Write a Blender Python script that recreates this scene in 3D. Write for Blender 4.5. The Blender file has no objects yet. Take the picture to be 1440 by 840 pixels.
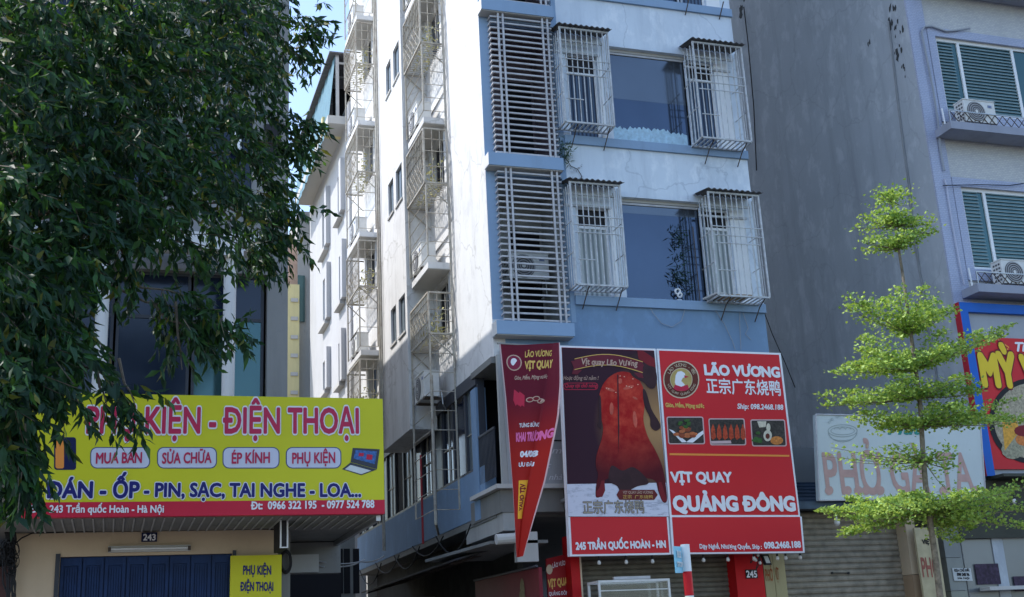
import bpy, math, random
import numpy as np
random.seed(7); rng = np.random.default_rng(7)
scene = bpy.context.scene
COL = scene.collection
# ------------------------------------------------------------------ camera
W_, H_ = 1440.0, 840.0
FPX = 1688.99
RIGHT = np.array([0.9508389861828321, -0.30574410964875215, -0.04925202300307804])
UP = np.array([-0.04377705763526539, -0.2901412606955366, 0.9559820176482419])
FWD = np.array([0.306575914871998, 0.9068288638200134, 0.2892621996792891])
EYE = 1.6
from mathutils import Matrix, Vector
cam_d = bpy.data.cameras.new("camera"); cam = bpy.data.objects.new("camera", cam_d); COL.objects.link(cam)
cam_d.sensor_width = 36.0; cam_d.lens = FPX / W_ * 36.0; cam_d.clip_end = 2000; cam_d.clip_start = 0.1
M = Matrix(((RIGHT[0], UP[0], -FWD[0], 0), (RIGHT[1], UP[1], -FWD[1], 0), (RIGHT[2], UP[2], -FWD[2], EYE), (0, 0, 0, 1)))
cam.matrix_world = M
scene.camera = cam
# ------------------------------------------------------------------ sky, sun, exposure
SUN_TO = Vector((-1.0, 0.50, 1.6)).normalized()          # direction towards the sun
elev = math.asin(SUN_TO.z); azim = math.atan2(SUN_TO.x, SUN_TO.y)
world = bpy.data.worlds.new("World"); scene.world = world; world.use_nodes = True
nt = world.node_tree; nt.nodes.clear()
sky = nt.nodes.new("ShaderNodeTexSky"); sky.sky_type = 'NISHITA'; sky.sun_disc = False
sky.sun_elevation = elev; sky.sun_rotation = azim; sky.air_density = 1.0; sky.dust_density = 1.0; sky.ozone_density = 1.0
bg = nt.nodes.new("ShaderNodeBackground"); bg.inputs[1].default_value = 0.15
wo = nt.nodes.new("ShaderNodeOutputWorld")
nt.links.new(sky.outputs[0], bg.inputs[0]); nt.links.new(bg.outputs[0], wo.inputs[0])
sun_d = bpy.data.lights.new("sun", 'SUN'); sun_d.energy = 2.3; sun_d.angle = math.radians(0.5); sun_d.color = (1.0, 0.965, 0.91)
sun = bpy.data.objects.new("sun", sun_d); COL.objects.link(sun)
sun.rotation_euler = SUN_TO.to_track_quat('Z', 'Y').to_euler()
scene.view_settings.view_transform = 'Standard'; scene.view_settings.look = 'None'
scene.view_settings.exposure = 1.3; scene.view_settings.gamma = 1.0
scene.cycles.max_bounces = 6; scene.cycles.diffuse_bounces = 4; scene.cycles.transparent_max_bounces = 8

# ------------------------------------------------------------------ measuring helpers: photograph point -> point on a real plane
def ray(px, py):
    return RIGHT * ((px - 720) / FPX) + UP * (-(py - 420) / FPX) + FWD
def PY(px, py, Y):
    v = ray(px, py); v = v * (Y / v[1]); return Vector((v[0], v[1], v[2] + EYE))
def PX(px, py, X):
    v = ray(px, py); v = v * (X / v[0]); return Vector((v[0], v[1], v[2] + EYE))
def PZ(px, py, Z):
    v = ray(px, py); v = v * ((Z - EYE) / v[2]); return Vector((v[0], v[1], Z))

# ------------------------------------------------------------------ object helpers
ORI = {}
SPLIT = {'moulding','door_frame','duck_shadow_print','duck_leg_print','picture_window_frame','ladder_frame','end_caps','support_bars','panel_joint','spark_print','herb_print','meat_print','hanging_duck_print','garnish_print','duck_sheen_print','screen_tiles_print','plate_print','lower_front_wall','outer_wall','drain_pipe','piping','awning_frame'}
class MB:
    def __init__(s): s.v = []; s.f = []; s.m = []; s.cur = 0
    def add(s, vs, fs):
        b = len(s.v); s.v += [tuple(v) for v in vs]
        for f in fs: s.f.append(tuple(b + i for i in f)); s.m.append(s.cur)
        return s
    def box(s, x0, x1, y0, y1, z0, z1):
        if x0 > x1: x0, x1 = x1, x0
        if y0 > y1: y0, y1 = y1, y0
        if z0 > z1: z0, z1 = z1, z0
        return s.add([(x0,y0,z0),(x1,y0,z0),(x1,y1,z0),(x0,y1,z0),(x0,y0,z1),(x1,y0,z1),(x1,y1,z1),(x0,y1,z1)],
              [(0,3,2,1),(4,5,6,7),(0,1,5,4),(1,2,6,5),(2,3,7,6),(3,0,4,7)])
    def tube(s, p, q, r, n=6, r2=None):
        p = Vector(p); q = Vector(q); d = (q - p)
        if d.length < 1e-6: return s
        d.normalize(); a = d.orthogonal().normalized(); b = d.cross(a); r2 = r if r2 is None else r2
        vs = [p + (a * math.cos(t) + b * math.sin(t)) * r for t in [2*math.pi*i/n for i in range(n)]]
        vs += [q + (a * math.cos(t) + b * math.sin(t)) * r2 for t in [2*math.pi*i/n for i in range(n)]]
        fs = [(i, (i+1) % n, n + (i+1) % n, n + i) for i in range(n)] + [tuple(range(n-1, -1, -1)), tuple(range(n, 2*n))]
        return s.add(vs, fs)
    def path(s, pts, r, n=6):
        for a, b in zip(pts[:-1], pts[1:]): s.tube(a, b, r, n)
        return s
    def prism(s, pts, d):                      # polygon extruded by vector d
        n = len(pts); d = Vector(d)
        vs = [Vector(p) for p in pts] + [Vector(p) + d for p in pts]
        fs = [tuple(range(n)), tuple(range(2*n-1, n-1, -1))] + [(i, n + i, n + (i+1) % n, (i+1) % n) for i in range(n)]
        return s.add(vs, fs)
    def poly(s, pts): return s.add(pts, [tuple(range(len(pts)))])
    def mesh(s, name, mats, off=(0,0,0)):
        me = bpy.data.meshes.new(name)
        me.from_pydata([(v[0]-off[0], v[1]-off[1], v[2]-off[2]) for v in s.v], [], s.f); me.validate()
        for m in (mats if isinstance(mats, (list, tuple)) else [mats]): me.materials.append(m)
        if len(s.m) == len(me.polygons) and any(s.m):
            me.polygons.foreach_set("material_index", s.m)
        return me
    def pieces(s):
        par = list(range(len(s.v)))
        def find(a):
            while par[a] != a: par[a] = par[par[a]]; a = par[a]
            return a
        for f in s.f:
            for i in f[1:]: par[find(i)] = find(f[0])
        groups = {}
        for k, f in enumerate(s.f): groups.setdefault(find(f[0]), []).append(k)
        out = []
        for ks in groups.values():
            idx = {}; b = MB()
            for k in ks:
                for i in s.f[k]:
                    if i not in idx: idx[i] = len(b.v); b.v.append(s.v[i])
                b.f.append(tuple(idx[i] for i in s.f[k])); b.m.append(s.m[k])
            out.append(b)
        return out
    def build(s, name, mats, parent=None, **kw):
        if name in SPLIT and parent is not None:
            ps = s.pieces()
            if len(ps) > 1:
                objs = [p.build_one(name, mats, parent, **kw) for p in ps]; return objs[0]
        return s.build_one(name, mats, parent, **kw)
    def build_one(s, name, mats, parent=None, **kw):
        off = ORI.get(parent.name, (0,0,0)) if parent else (0,0,0)
        o = bpy.data.objects.new(name, s.mesh(name, mats, off)); COL.objects.link(o)
        if parent: o.parent = parent
        ORI[o.name] = off
        return tag(o, **kw)
def tag(o, label=None, cat=None, group=None, kind=None):
    if label: o['label'] = label
    if cat: o['category'] = cat
    if group: o['group'] = group
    if kind: o['kind'] = kind
    return o
def thing(name, label, cat, loc, group=None, rot=0.0):
    o = bpy.data.objects.new(name, None); COL.objects.link(o); o.location = loc; o.empty_display_size = 0.2
    o.rotation_euler = (0, 0, rot)
    ORI[o.name] = tuple(loc); return tag(o, label, cat, group)
def local_thing(name, label, cat, loc, group=None, rot=0.0):      # parts given in the thing's own coordinates
    o = thing(name, label, cat, loc, group, rot); ORI[o.name] = (0,0,0); return o
def inst(name, me, parent, loc=(0,0,0), rot=(0,0,0), scale=(1,1,1)):   # world position; shares mesh data
    off = ORI.get(parent.name, (0,0,0)) if parent else (0,0,0)
    o = bpy.data.objects.new(name, me); COL.objects.link(o); o.parent = parent
    o.location = (loc[0]-off[0], loc[1]-off[1], loc[2]-off[2]); o.rotation_euler = rot; o.scale = scale
    ORI[o.name] = tuple(loc)
    return o
def copy_tree(o, parent=None):
    c = o.copy(); COL.objects.link(c); c.parent = parent; ORI[c.name] = ORI.get(o.name, (0,0,0))
    for ch in list(o.children): copy_tree(ch, c)
    return c
def holed(mb, axis, at, thick, u0, u1, z0, z1, holes):
    """wall in plane axis=at, its body going to at+thick; holes = [(ua,ub,za,zb)]"""
    us = sorted({u0, u1} | {h[0] for h in holes} | {h[1] for h in holes}); us = [u for u in us if u0 <= u <= u1]
    zs = sorted({z0, z1} | {h[2] for h in holes} | {h[3] for h in holes}); zs = [z for z in zs if z0 <= z <= z1]
    P = (lambda u, d, z: (u, at + d, z)) if axis == 'Y' else (lambda u, d, z: (at + d, u, z))
    def inh(u, z): return any(h[0] < u < h[1] and h[2] < z < h[3] for h in holes)
    for a, b in zip(us[:-1], us[1:]):
        for c, d in zip(zs[:-1], zs[1:]):
            if inh((a+b)/2, (c+d)/2): continue
            mb.poly([P(a,0,c), P(b,0,c), P(b,0,d), P(a,0,d)]); mb.poly([P(a,thick,c), P(a,thick,d), P(b,thick,d), P(b,thick,c)])
    for (a, b, c, d) in holes + [(u0, u1, z0, z1)]:
        for q in ([P(a,0,c),P(a,0,d),P(a,thick,d),P(a,thick,c)], [P(b,0,c),P(b,thick,c),P(b,thick,d),P(b,0,d)],
                  [P(a,0,c),P(a,thick,c),P(b,thick,c),P(b,0,c)], [P(a,0,d),P(b,0,d),P(b,thick,d),P(a,thick,d)]): mb.poly(q)
    return mb

# ------------------------------------------------------------------ materials
def nodes(name):
    m = bpy.data.materials.new(name); m.use_nodes = True; t = m.node_tree
    return m, t, t.nodes["Principled BSDF"]
def N(t, k, **kw):
    n = t.nodes.new(k)
    for a, b in kw.items():
        if a in n.inputs: n.inputs[a].default_value = b
        else: setattr(n, a, b)
    return n
def mixc(t, fac, a, b, blend='MIX'):
    m = t.nodes.new("ShaderNodeMix"); m.data_type = 'RGBA'; m.blend_type = blend
    for s, x in ((m.inputs[0], fac), (m.inputs[6], a), (m.inputs[7], b)):
        if isinstance(x, (int, float)): s.default_value = x
        elif isinstance(x, (tuple, list)): s.default_value = (*x[:3], 1)
        else: t.links.new(x, s)
    return m.outputs[2]
def ramp(t, src, a, b, va=0.0, vb=1.0):
    r = t.nodes.new("ShaderNodeMapRange"); r.inputs[1].default_value = a; r.inputs[2].default_value = b
    r.inputs[3].default_value = va; r.inputs[4].default_value = vb; t.links.new(src, r.inputs[0]); return r.outputs[0]
def coords(t, scale=(1,1,1)):
    g = t.nodes.new("ShaderNodeNewGeometry"); mp = t.nodes.new("ShaderNodeMapping")
    mp.inputs['Scale'].default_value = scale; t.links.new(g.outputs['Position'], mp.inputs[0]); return mp.outputs[0]
def noise(t, scale, detail=4, cs=(1,1,1), rough=0.6):
    n = N(t, "ShaderNodeTexNoise"); n.inputs['Scale'].default_value = scale; n.inputs['Detail'].default_value = detail
    n.inputs['Roughness'].default_value = rough; t.links.new(coords(t, cs), n.inputs[0]); return n.outputs[0]
MAT = {}
def flat(name, col, rough=0.6, metal=0.0, var=0.12, vs=3.0, bump=0.0, spec=0.2, rust=0.0):
    if name in MAT: return MAT[name]
    m, t, b = nodes(name); b.inputs['Roughness'].default_value = rough; b.inputs['Metallic'].default_value = metal
    b.inputs['Specular IOR Level'].default_value = spec
    if var > 0:
        f = ramp(t, noise(t, vs), 0.3, 0.7); dark = tuple(c * (1 - var) for c in col); lite = tuple(min(1, c * (1 + var * .5)) for c in col)
        c_ = mixc(t, f, dark, lite)
        if rust > 0: c_ = mixc(t, ramp(t, noise(t, 4.5, 8, (1,1,.8), .75), .5, .68, 0, rust), c_, (0.16,0.085,0.05))
        t.links.new(c_, b.inputs['Base Color'])
    else: b.inputs['Base Color'].default_value = (*col, 1)
    if bump > 0:
        bp = N(t, "ShaderNodeBump"); bp.inputs['Strength'].default_value = bump; bp.inputs['Distance'].default_value = 0.01
        t.links.new(noise(t, 60), bp.inputs['Height']); t.links.new(bp.outputs[0], b.inputs['Normal'])
    if 'vinyl' in name and var > 0:
        bp = N(t, "ShaderNodeBump"); bp.inputs['Strength'].default_value = .35; bp.inputs['Distance'].default_value = .02
        t.links.new(noise(t, 1.6, 3, (1,1,1.6)), bp.inputs['Height']); t.links.new(bp.outputs[0], b.inputs['Normal'])
    MAT[name] = m; return m
def stucco(name, col, dirt=(0.16,0.15,0.13), amt=0.35, streak=0.4, patch=None, pamt=0.0, crack=0.0, bump=0.25):
    m, t, b = nodes(name); b.inputs['Roughness'].default_value = 0.85; b.inputs['Specular IOR Level'].default_value = 0.2
    base = mixc(t, ramp(t, noise(t, 0.9, 5), 0.35, 0.7), tuple(c*0.92 for c in col), col)
    if patch: base = mixc(t, ramp(t, noise(t, 2.3, 8, (1,1,.6), .7), 0.52, 0.62, 0, pamt), base, patch)
    st = ramp(t, noise(t, 2.2, 5, (1,1,0.10), .65), 0.5, 0.8, 0, streak)
    base = mixc(t, st, base, dirt)
    base = mixc(t, ramp(t, noise(t, 5, 10, (1,1,.5), .75), 0.56, 0.85, 0, amt), base, dirt)
    if crack > 0:
        v = N(t, "ShaderNodeTexVoronoi"); v.feature = 'DISTANCE_TO_EDGE'; v.inputs['Scale'].default_value = 0.5
        nn = N(t, "ShaderNodeTexNoise"); nn.inputs['Scale'].default_value = 1.4; nn.inputs['Detail'].default_value = 6
        cc = coords(t); t.links.new(cc, nn.inputs[0])
        va = N(t, "ShaderNodeVectorMath"); va.operation = 'ADD'; t.links.new(cc, va.inputs[0]); t.links.new(nn.outputs['Color'], va.inputs[1])
        t.links.new(va.outputs[0], v.inputs[0])
        base = mixc(t, ramp(t, v.outputs[0], 0.0, 0.012, crack, 0), base, dirt)
    t.links.new(base, b.inputs['Base Color'])
    bp = N(t, "ShaderNodeBump"); bp.inputs['Strength'].default_value = bump; bp.inputs['Distance'].default_value = 0.012
    t.links.new(noise(t, 9, 10, rough=.7), bp.inputs['Height']); t.links.new(bp.outputs[0], b.inputs['Normal'])
    MAT[name] = m; return m
white_wall = stucco("white_limewash", (0.68,0.68,0.68), (0.30,0.29,0.27), .5, .38, (0.55,0.55,0.55), .75, .45)
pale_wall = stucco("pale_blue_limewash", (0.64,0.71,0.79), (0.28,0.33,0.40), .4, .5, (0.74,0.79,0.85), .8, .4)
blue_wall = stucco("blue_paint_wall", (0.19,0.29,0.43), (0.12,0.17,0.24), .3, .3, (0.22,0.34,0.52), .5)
blue_trim = stucco("blue_paint_ledge", (0.27,0.38,0.53), (0.15,0.19,0.25), .25, .25)
soffit_m = stucco("soffit_plaster", (0.50,0.49,0.47), (0.25,0.23,0.2), .4, .05)
grey_wall = stucco("grey_cement_render", (0.41,0.44,0.475), (0.22,0.235,0.26), .35, .5, (0.51,0.54,0.57), .65, .3)
far_wall = stucco("pale_grey_paint", (0.50,0.50,0.51), (0.28,0.27,0.25), .25, .35)
cream_wall = stucco("cream_paint", (0.56,0.44,0.31), (0.26,0.2,0.14), .3, .15)
yellow_wall = stucco("yellow_limewash", (0.72,0.63,0.33), (0.3,0.26,0.18), .3, .4)
dark_conc = stucco("weathered_concrete", (0.21,0.21,0.20), (0.07,0.07,0.07), .5, .4)
old_wall = stucco("old_grey_plaster", (0.38,0.38,0.37), (0.16,0.16,0.15), .4, .4)
marble = stucco("pillar_paint", (0.60,0.60,0.61), (0.22,0.22,0.22), .45, .35)
cage_m = flat("cream_painted_steel", (0.44,0.41,0.35), .5, .0, .25, 9, rust=.55)
cagew_m = flat("pale_blue_painted_steel", (0.52,0.54,0.56), .5, .0, .25, 9, rust=.4)
rust_m = flat("dark_rusty_steel", (0.10,0.08,0.07), .7, .2, .4, 12)
slat_m = flat("pale_louvre_metal", (0.50,0.49,0.50), .5, .1, .2, 5)
recess_m = flat("dark_recess_wall", (0.17,0.13,0.15), .6, .0, .2, 5)  # dark brown-purple for the recess walls behind the upper louvres
white_pvc = flat("white_window_frame", (0.78,0.79,0.80), .4, 0, .06)
ac_m = flat("ac_casing_white", (0.66,0.66,0.64), .45, 0, .12, 6)
acd_m = flat("ac_grille_dark", (0.10,0.10,0.11), .6, 0, .1)
acg_m = flat("ac_fan_grey", (0.34,0.34,0.35), .5, 0, .1)
black_m = flat("black_void", (0.012,0.012,0.015), .8, 0, 0)
dark_m = flat("dark_interior", (0.03,0.03,0.035), .8, 0, .3)
dframe_m = flat("dark_window_frame", (0.05,0.055,0.07), .4, 0, .1)
cable_m = flat("black_cable", (0.02,0.02,0.022), .6, 0, 0)
gcable_m = flat("grey_cable", (0.30,0.32,0.36), .6, 0, .1)
steel_m = flat("galvanised_steel", (0.42,0.43,0.44), .35, .7, .15)
roof_m = flat("corrugated_roof_sheet", (0.13,0.125,0.13), .6, .2, .3, 8)
asphalt = flat("asphalt", (0.05,0.05,0.052), .9, 0, .3, 4, .4)
paving = flat("pavement_tiles", (0.22,0.20,0.18), .85, 0, .25, 3, .3)
red_m = flat("red_sign_vinyl", (0.60,0.022,0.030), .45, 0, .04, .6)
redp_m = flat("red_pillar_paint", (0.52,0.008,0.012), .5, 0, .1)
dred_m = flat("dark_red_vinyl", (0.16,0.012,0.022), .5, 0, .1)
white_v = flat("white_vinyl", (0.80,0.80,0.84), .45, 0, .03)
yellow_v = flat("yellow_sign_vinyl", (0.62,0.60,0.025), .45, 0, .05, .8)
navy_v = flat("navy_vinyl", (0.018,0.02,0.16), .45, 0, 0)
crim_v = flat("crimson_vinyl", (0.52,0.022,0.06), .45, 0, 0)
pinkred = flat("pink_red_vinyl", (0.50,0.03,0.09), .45, 0, .03)
gold_v = flat("gold_vinyl", (0.72,0.46,0.12), .45, 0, .05)
orange_v = flat("orange_vinyl", (0.85,0.30,0.06), .45, 0, .05)
lilac_v = flat("lilac_print", (0.62,0.60,0.74), .5, 0, .08, 6)
maroon_p = flat("maroon_print", (0.20,0.012,0.02), .5, 0, .1)
plum_p = flat("plum_print", (0.24,0.018,0.055), .5, 0, .08)
def glass(name, col, rough=0.08, metal=0.75):
    m, t, b = nodes(name); b.inputs['Metallic'].default_value = metal; b.inputs['Roughness'].default_value = rough
    t.links.new(mixc(t, ramp(t, noise(t, .6, 3), .3, .7), tuple(c*.8 for c in col), col), b.inputs['Base Color'])
    bp = N(t, "ShaderNodeBump"); bp.inputs['Strength'].default_value = .05; bp.inputs['Distance'].default_value = .02
    t.links.new(noise(t, 1.3, 2), bp.inputs['Height']); t.links.new(bp.outputs[0], b.inputs['Normal'])
    MAT[name] = m; return m
blue_glass = glass("dark_blue_glass", (0.085,0.115,0.17))
navy_glass = glass("navy_shade_glass", (0.008,0.016,0.04), .12, .15)
teal_glass = glass("teal_glass", (0.06,0.13,0.14), .1, .5)
grey_glass = glass("frosted_grey_glass", (0.22,0.27,0.30), .35, .4)
def pleat_shading(name, col, dark, freq):  # shade of the folds put into the colour as dark bands
    m, t, b = nodes(name); b.inputs['Roughness'].default_value = .8
    w = N(t, "ShaderNodeTexWave"); w.bands_direction = 'X'; w.inputs['Scale'].default_value = freq; w.inputs['Distortion'].default_value = 1.2
    t.links.new(coords(t, (1,1,.1)), w.inputs[0]); t.links.new(mixc(t, w.outputs[1], dark, col), b.inputs['Base Color']); MAT[name] = m; return m
curtain_m = pleat_shading("pale_curtain", (0.50,0.53,0.52), (0.20,0.23,0.24), 3.2)
curtaind_m = pleat_shading("blue_dark_curtain", (0.09,0.14,0.22), (0.02,0.03,0.06), 4)
def tiles(name, c1, c2, mortar, sc=11.0):
    m, t, b = nodes(name); b.inputs['Roughness'].default_value = .35
    g = t.nodes.new("ShaderNodeNewGeometry"); s = N(t, "ShaderNodeSeparateXYZ"); c = N(t, "ShaderNodeCombineXYZ")
    ad = N(t, "ShaderNodeMath"); ad.operation = 'ADD'
    t.links.new(g.outputs['Position'], s.inputs[0]); t.links.new(s.outputs[0], ad.inputs[0]); t.links.new(s.outputs[1], ad.inputs[1])
    t.links.new(ad.outputs[0], c.inputs[0]); t.links.new(s.outputs[2], c.inputs[1])
    br = N(t, "ShaderNodeTexBrick"); br.inputs['Scale'].default_value = sc; br.inputs['Color1'].default_value = (*c1,1); br.inputs['Color2'].default_value = (*c2,1)
    br.inputs['Mortar'].default_value = (*mortar,1); br.inputs['Mortar Size'].default_value = .03; br.inputs['Brick Width'].default_value = .9; br.inputs['Row Height'].default_value = .45
    t.links.new(c.outputs[0], br.inputs[0])
    t.links.new(mixc(t, ramp(t, noise(t, 1.1, 6, (1,1,.3)), .45, .8, 0, .35), br.outputs[0], tuple(x*.55 for x in c1)), b.inputs['Base Color'])
    bp = N(t, "ShaderNodeBump"); bp.inputs['Strength'].default_value = .4; bp.inputs['Distance'].default_value = .006
    t.links.new(br.outputs[1], bp.inputs['Height']); bp.invert = True; t.links.new(bp.outputs[0], b.inputs['Normal']); MAT[name] = m; return m
lav_tile = tiles("lavender_mosaic_tile", (0.36,0.40,0.54), (0.41,0.44,0.57), (0.22,0.25,0.34))
cream_tile = tiles("pale_mosaic_tile", (0.47,0.47,0.48), (0.55,0.55,0.53), (0.33,0.33,0.35))
def leafmat(name, col, trans):
    m, t, b = nodes(name); b.inputs['Roughness'].default_value = .55; b.inputs['Specular IOR Level'].default_value = .35
    c = mixc(t, ramp(t, noise(t, 7, 2), .3, .7), tuple(x*.65 for x in col), tuple(x*1.3 for x in col))
    t.links.new(c, b.inputs['Base Color'])
    tr = N(t, "ShaderNodeBsdfTranslucent"); tr.inputs[0].default_value = (*trans, 1)
    mx = N(t, "ShaderNodeMixShader"); mx.inputs[0].default_value = .28
    out = t.nodes["Material Output"]; t.links.new(b.outputs[0], mx.inputs[1]); t.links.new(tr.outputs[0], mx.inputs[2]); t.links.new(mx.outputs[0], out.inputs[0])
    MAT[name] = m; return m
leaf_dark = leafmat("dark_green_leaf", (0.013,0.042,0.022), (0.03,0.09,0.015))
leaf_mid = leafmat("mid_green_leaf", (0.022,0.066,0.028), (0.06,0.15,0.02))
leaf_fresh = leafmat("lighter_mature_leaf", (0.035,0.11,0.03), (0.12,0.26,0.02))
leaf_lite = leafmat("fresh_green_leaf", (0.32,0.45,0.09), (0.52,0.68,0.10))
leaf_lite2 = leafmat("young_leaf_deeper_green", (0.17,0.30,0.07), (0.30,0.46,0.06))
bark = flat("bark", (0.16,0.13,0.10), .9, 0, .5, 14, .5)
bark2 = flat("pale_bark", (0.23,0.19,0.14), .9, 0, .5, 14, .5)

# ------------------------------------------------------------------ lettering
CAP = 0.682
DW = 0.0
def text_mesh(s, off=0.0, shear=0.0):
    horns = [i for i, ch in enumerate(s) if ch in "\u01a0\u1ede"]; bars = [i for i, ch in enumerate(s) if ch == "\u0110"]
    s = s.replace("\u0110", "D")
    s = s.replace("\u01a0", "O").replace("\u1ede", "\u1ece")
    c = bpy.data.curves.new("lettering_curve", "FONT"); c.body = s; c.offset = off; c.shear = shear; c.resolution_u = 3
    o = bpy.data.objects.new("lettering_curve", c); COL.objects.link(o)
    dg = bpy.context.evaluated_depsgraph_get(); dg.update()
    me = bpy.data.meshes.new_from_object(o.evaluated_get(dg))
    v = np.array([tuple(x.co) for x in me.vertices]) if len(me.vertices) else np.zeros((0,3))
    f = [tuple(p.vertices) for p in me.polygons]
    bpy.data.objects.remove(o); bpy.data.curves.remove(c); bpy.data.meshes.remove(me)
    for i in bars:
        pv, _ = text_mesh(s[:i+1], off, 0); x = pv[:,0].max() - DW
        hp = [(-.075,.30),(-.075,.39),(.27,.39),(.27,.30)]
        b_ = len(v); v = np.concatenate([v, np.array([(x+a+shear*h_, h_, .00015) for a, h_ in hp[::-1]])]); f.append(tuple(range(b_, b_+4)))
    for i in horns:
        pv, _ = text_mesh(s[:i+1], off, shear); x = pv[:,0].max()
        hp = [(-.13,.575),(-.05,.60),(-.01,.64),(.0,.70),(.075,.70),(.075,.63),(.03,.555),(-.07,.50)]
        b_ = len(v); v = np.concatenate([v, np.array([(x+a+shear*h_, h_, 0) for a, h_ in hp])]); f.append(tuple(range(b_, b_+8)))
    return v, f
_dv, _ = text_mesh('D'); DW = float(_dv[:,0].max() - _dv[:,0].min())
def stroke_shifts(b):
    if b <= .012: return [(0,0)]
    n = 8 if b < .05 else 12
    return [(0,0)] + [(b*math.cos(2*math.pi*i/n), b*math.sin(2*math.pi*i/n)) for i in range(n)]
def layer_faces(pts, f, nrm):          # glyph strokes that cross are laid a tenth of a millimetre apart
    vs = []; fs = []
    for k, fc in enumerate(f):
        b = len(vs); vs += [pts[i] + nrm * ((k % 3) * .0001) for i in fc]; fs.append(tuple(range(b, b + len(fc))))
    return vs, fs
def lettering(parent, s, A, B, C, nrm, mat, bold=0.02, shear=0.0, outline=None, ow=0.03, label=None, lift=0.004, ref=None):
    """A,B = baseline ends, C = top of the capitals above A; nrm = unit normal of the face, lift = how far the print stands off"""
    A, B, C, nrm = Vector(A), Vector(B), Vector(C), Vector(nrm)
    v0, _ = text_mesh(ref or s, 0, 0); x0, x1 = v0[:,0].min(), v0[:,0].max()
    layers = ([(outline, bold + ow, lift)] if outline else []) + [(mat, bold, lift + (0.005 if outline else 0))]
    mb = MB(); mats = []
    v, f = text_mesh(s, 0, shear)
    for i, (mt, of, lf) in enumerate(layers):
        mb.cur = i; mats.append(mt)
        for j, (ox, oy) in enumerate(stroke_shifts(of)):
            pts = [A + (B-A) * ((p[0]+ox-x0)/(x1-x0)) + (C-A) * ((p[1]+oy)/CAP) + nrm * (lf + j*.0003 + p[2]) for p in v]
            mb.add(*layer_faces(pts, f, nrm))
    return mb.build("lettering", mats, parent, label=label)
FRONT = (0,-1,0)
def LY(parent, s, xl, xr, yb, h, Y, mat, yb2=None, **kw):
    A = PY(xl, yb, Y); B = PY(xr, yb2 if yb2 is not None else yb, Y); C = Vector((A.x, Y, PY(xl, yb-h, Y).z))
    B.z = A.z + (B.z - A.z)
    return lettering(parent, s, A, B, C, FRONT, mat, **kw)
def smooth(pts, k=4):
    n = len(pts); out = []
    for i in range(n):
        p0, p1, p2, p3 = (np.array(pts[(i+j-1) % n], float) for j in range(4))
        for q in range(k):
            t = q/k; out.append(tuple(.5*((2*p1)+(p2-p0)*t+(2*p0-5*p1+4*p2-p3)*t*t+(3*p1-p0-3*p2+p3)*t**3)))
    return out
def artY(mb, pts, Y): return mb.poly([PY(x, y, Y) for x, y in pts][::-1])
def circ(cx, cy, rx, ry, n=28, a0=0): return [(cx + rx*math.cos(a0+2*math.pi*i/n), cy + ry*math.sin(a0+2*math.pi*i/n)) for i in range(n)]
def rrect(x0, y0, x1, y1, r, n=5):
    out = []
    for cx, cy, a in ((x1-r,y1-r,0),(x0+r,y1-r,90),(x0+r,y0+r,180),(x1-r,y0+r,270)):
        for i in range(n+1): t = math.radians(a + 90*i/n); out.append((cx + r*math.cos(t), cy + r*math.sin(t)))
    return out

# ================================================================== SETTING
def sheet(name, x0, x1, y0, y1, z, mat): return MB().poly([(x0,y0,z),(x1,y0,z),(x1,y1,z),(x0,y1,z)]).build(name, mat, kind='structure')
sheet('ground', -400, 400, -400, 600, -0.01, asphalt)
sheet('road', -200, 200, -6, 12.4, 0.0, asphalt)
MB().box(-120, 120, 12.6, 60, 0.0, 0.12).build('pavement', paving, kind='structure')
MB().box(-120, 120, 12.4, 12.597, 0.0, 0.13).build('kerb', dark_conc, kind='structure')

YF = 19.17          # main front wall plane
XS = 6.10           # its side wall plane
L2, L3 = 7.82, 10.96; PIT = 3.14
# ================================================================== MAIN BUILDING (white side wall, pale blue front)
TOP = 31.0
apt = thing('apartment_building', 'tall white and pale blue apartment block with louvred balconies, behind the red duck signs', 'building', (XS, YF, 0.12))
XR = PY(1080, 480, YF).x
def fpx(x, y): return PY(x, y, YF)
# --- front openings, floor A measured, floor B/C one pitch below/above
xw1a, xw1b = fpx(797,110).x, fpx(841,110).x
xga, xgb = fpx(857,110).x, fpx(963,110).x + .12
xw2a, xw2b = fpx(962,150).x + .12, fpx(1009,150).x
zgt = fpx(866,66).z; zw1t = fpx(800,66).z
zb = L3 + 0.02
bayx0, bayx1 = PY(697,300,YF).x, PY(796,300,YF).x
holes = []
for k in (-1, 0, 1, 2, 3, 4, 5):
    d = k * PIT
    holes += [(xw1a, xw1b, zb + d - .02, zw1t + d - .12), (xga, xgb, zb + d - .02, zgt + d), (xw2a, xw2b, zb + d - .02, zgt + d - .1)]
SPL = bayx1 + .06
f = MB(); holed(f, 'Y', YF, .25, SPL, XR, L2 - .15, TOP, holes); f.build('front_wall', pale_wall, apt, label='pale blue lime-washed front wall')
zs_t, zs_b = PY(793,224,18.9).z, PY(793,241,18.9).z
f = MB(); bh = []
for k in (-1, 0, 1, 2, 3, 4, 5): bh.append((bayx0 + .05, bayx1 - .03, zs_t + .06 + k*PIT, zs_b + PIT - .03 + k*PIT))
holed(f, 'Y', YF, .22, XS + .002, SPL, L2 - .5, TOP, bh); f.build('bay_wall', blue_trim, apt, label='blue strip of wall framing the louvred balconies')
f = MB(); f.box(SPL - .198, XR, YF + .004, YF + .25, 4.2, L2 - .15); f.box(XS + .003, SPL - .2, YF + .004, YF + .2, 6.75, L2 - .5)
f.build('lower_front_wall', blue_wall, apt, label='darker blue wall behind the tops of the red signs')
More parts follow.
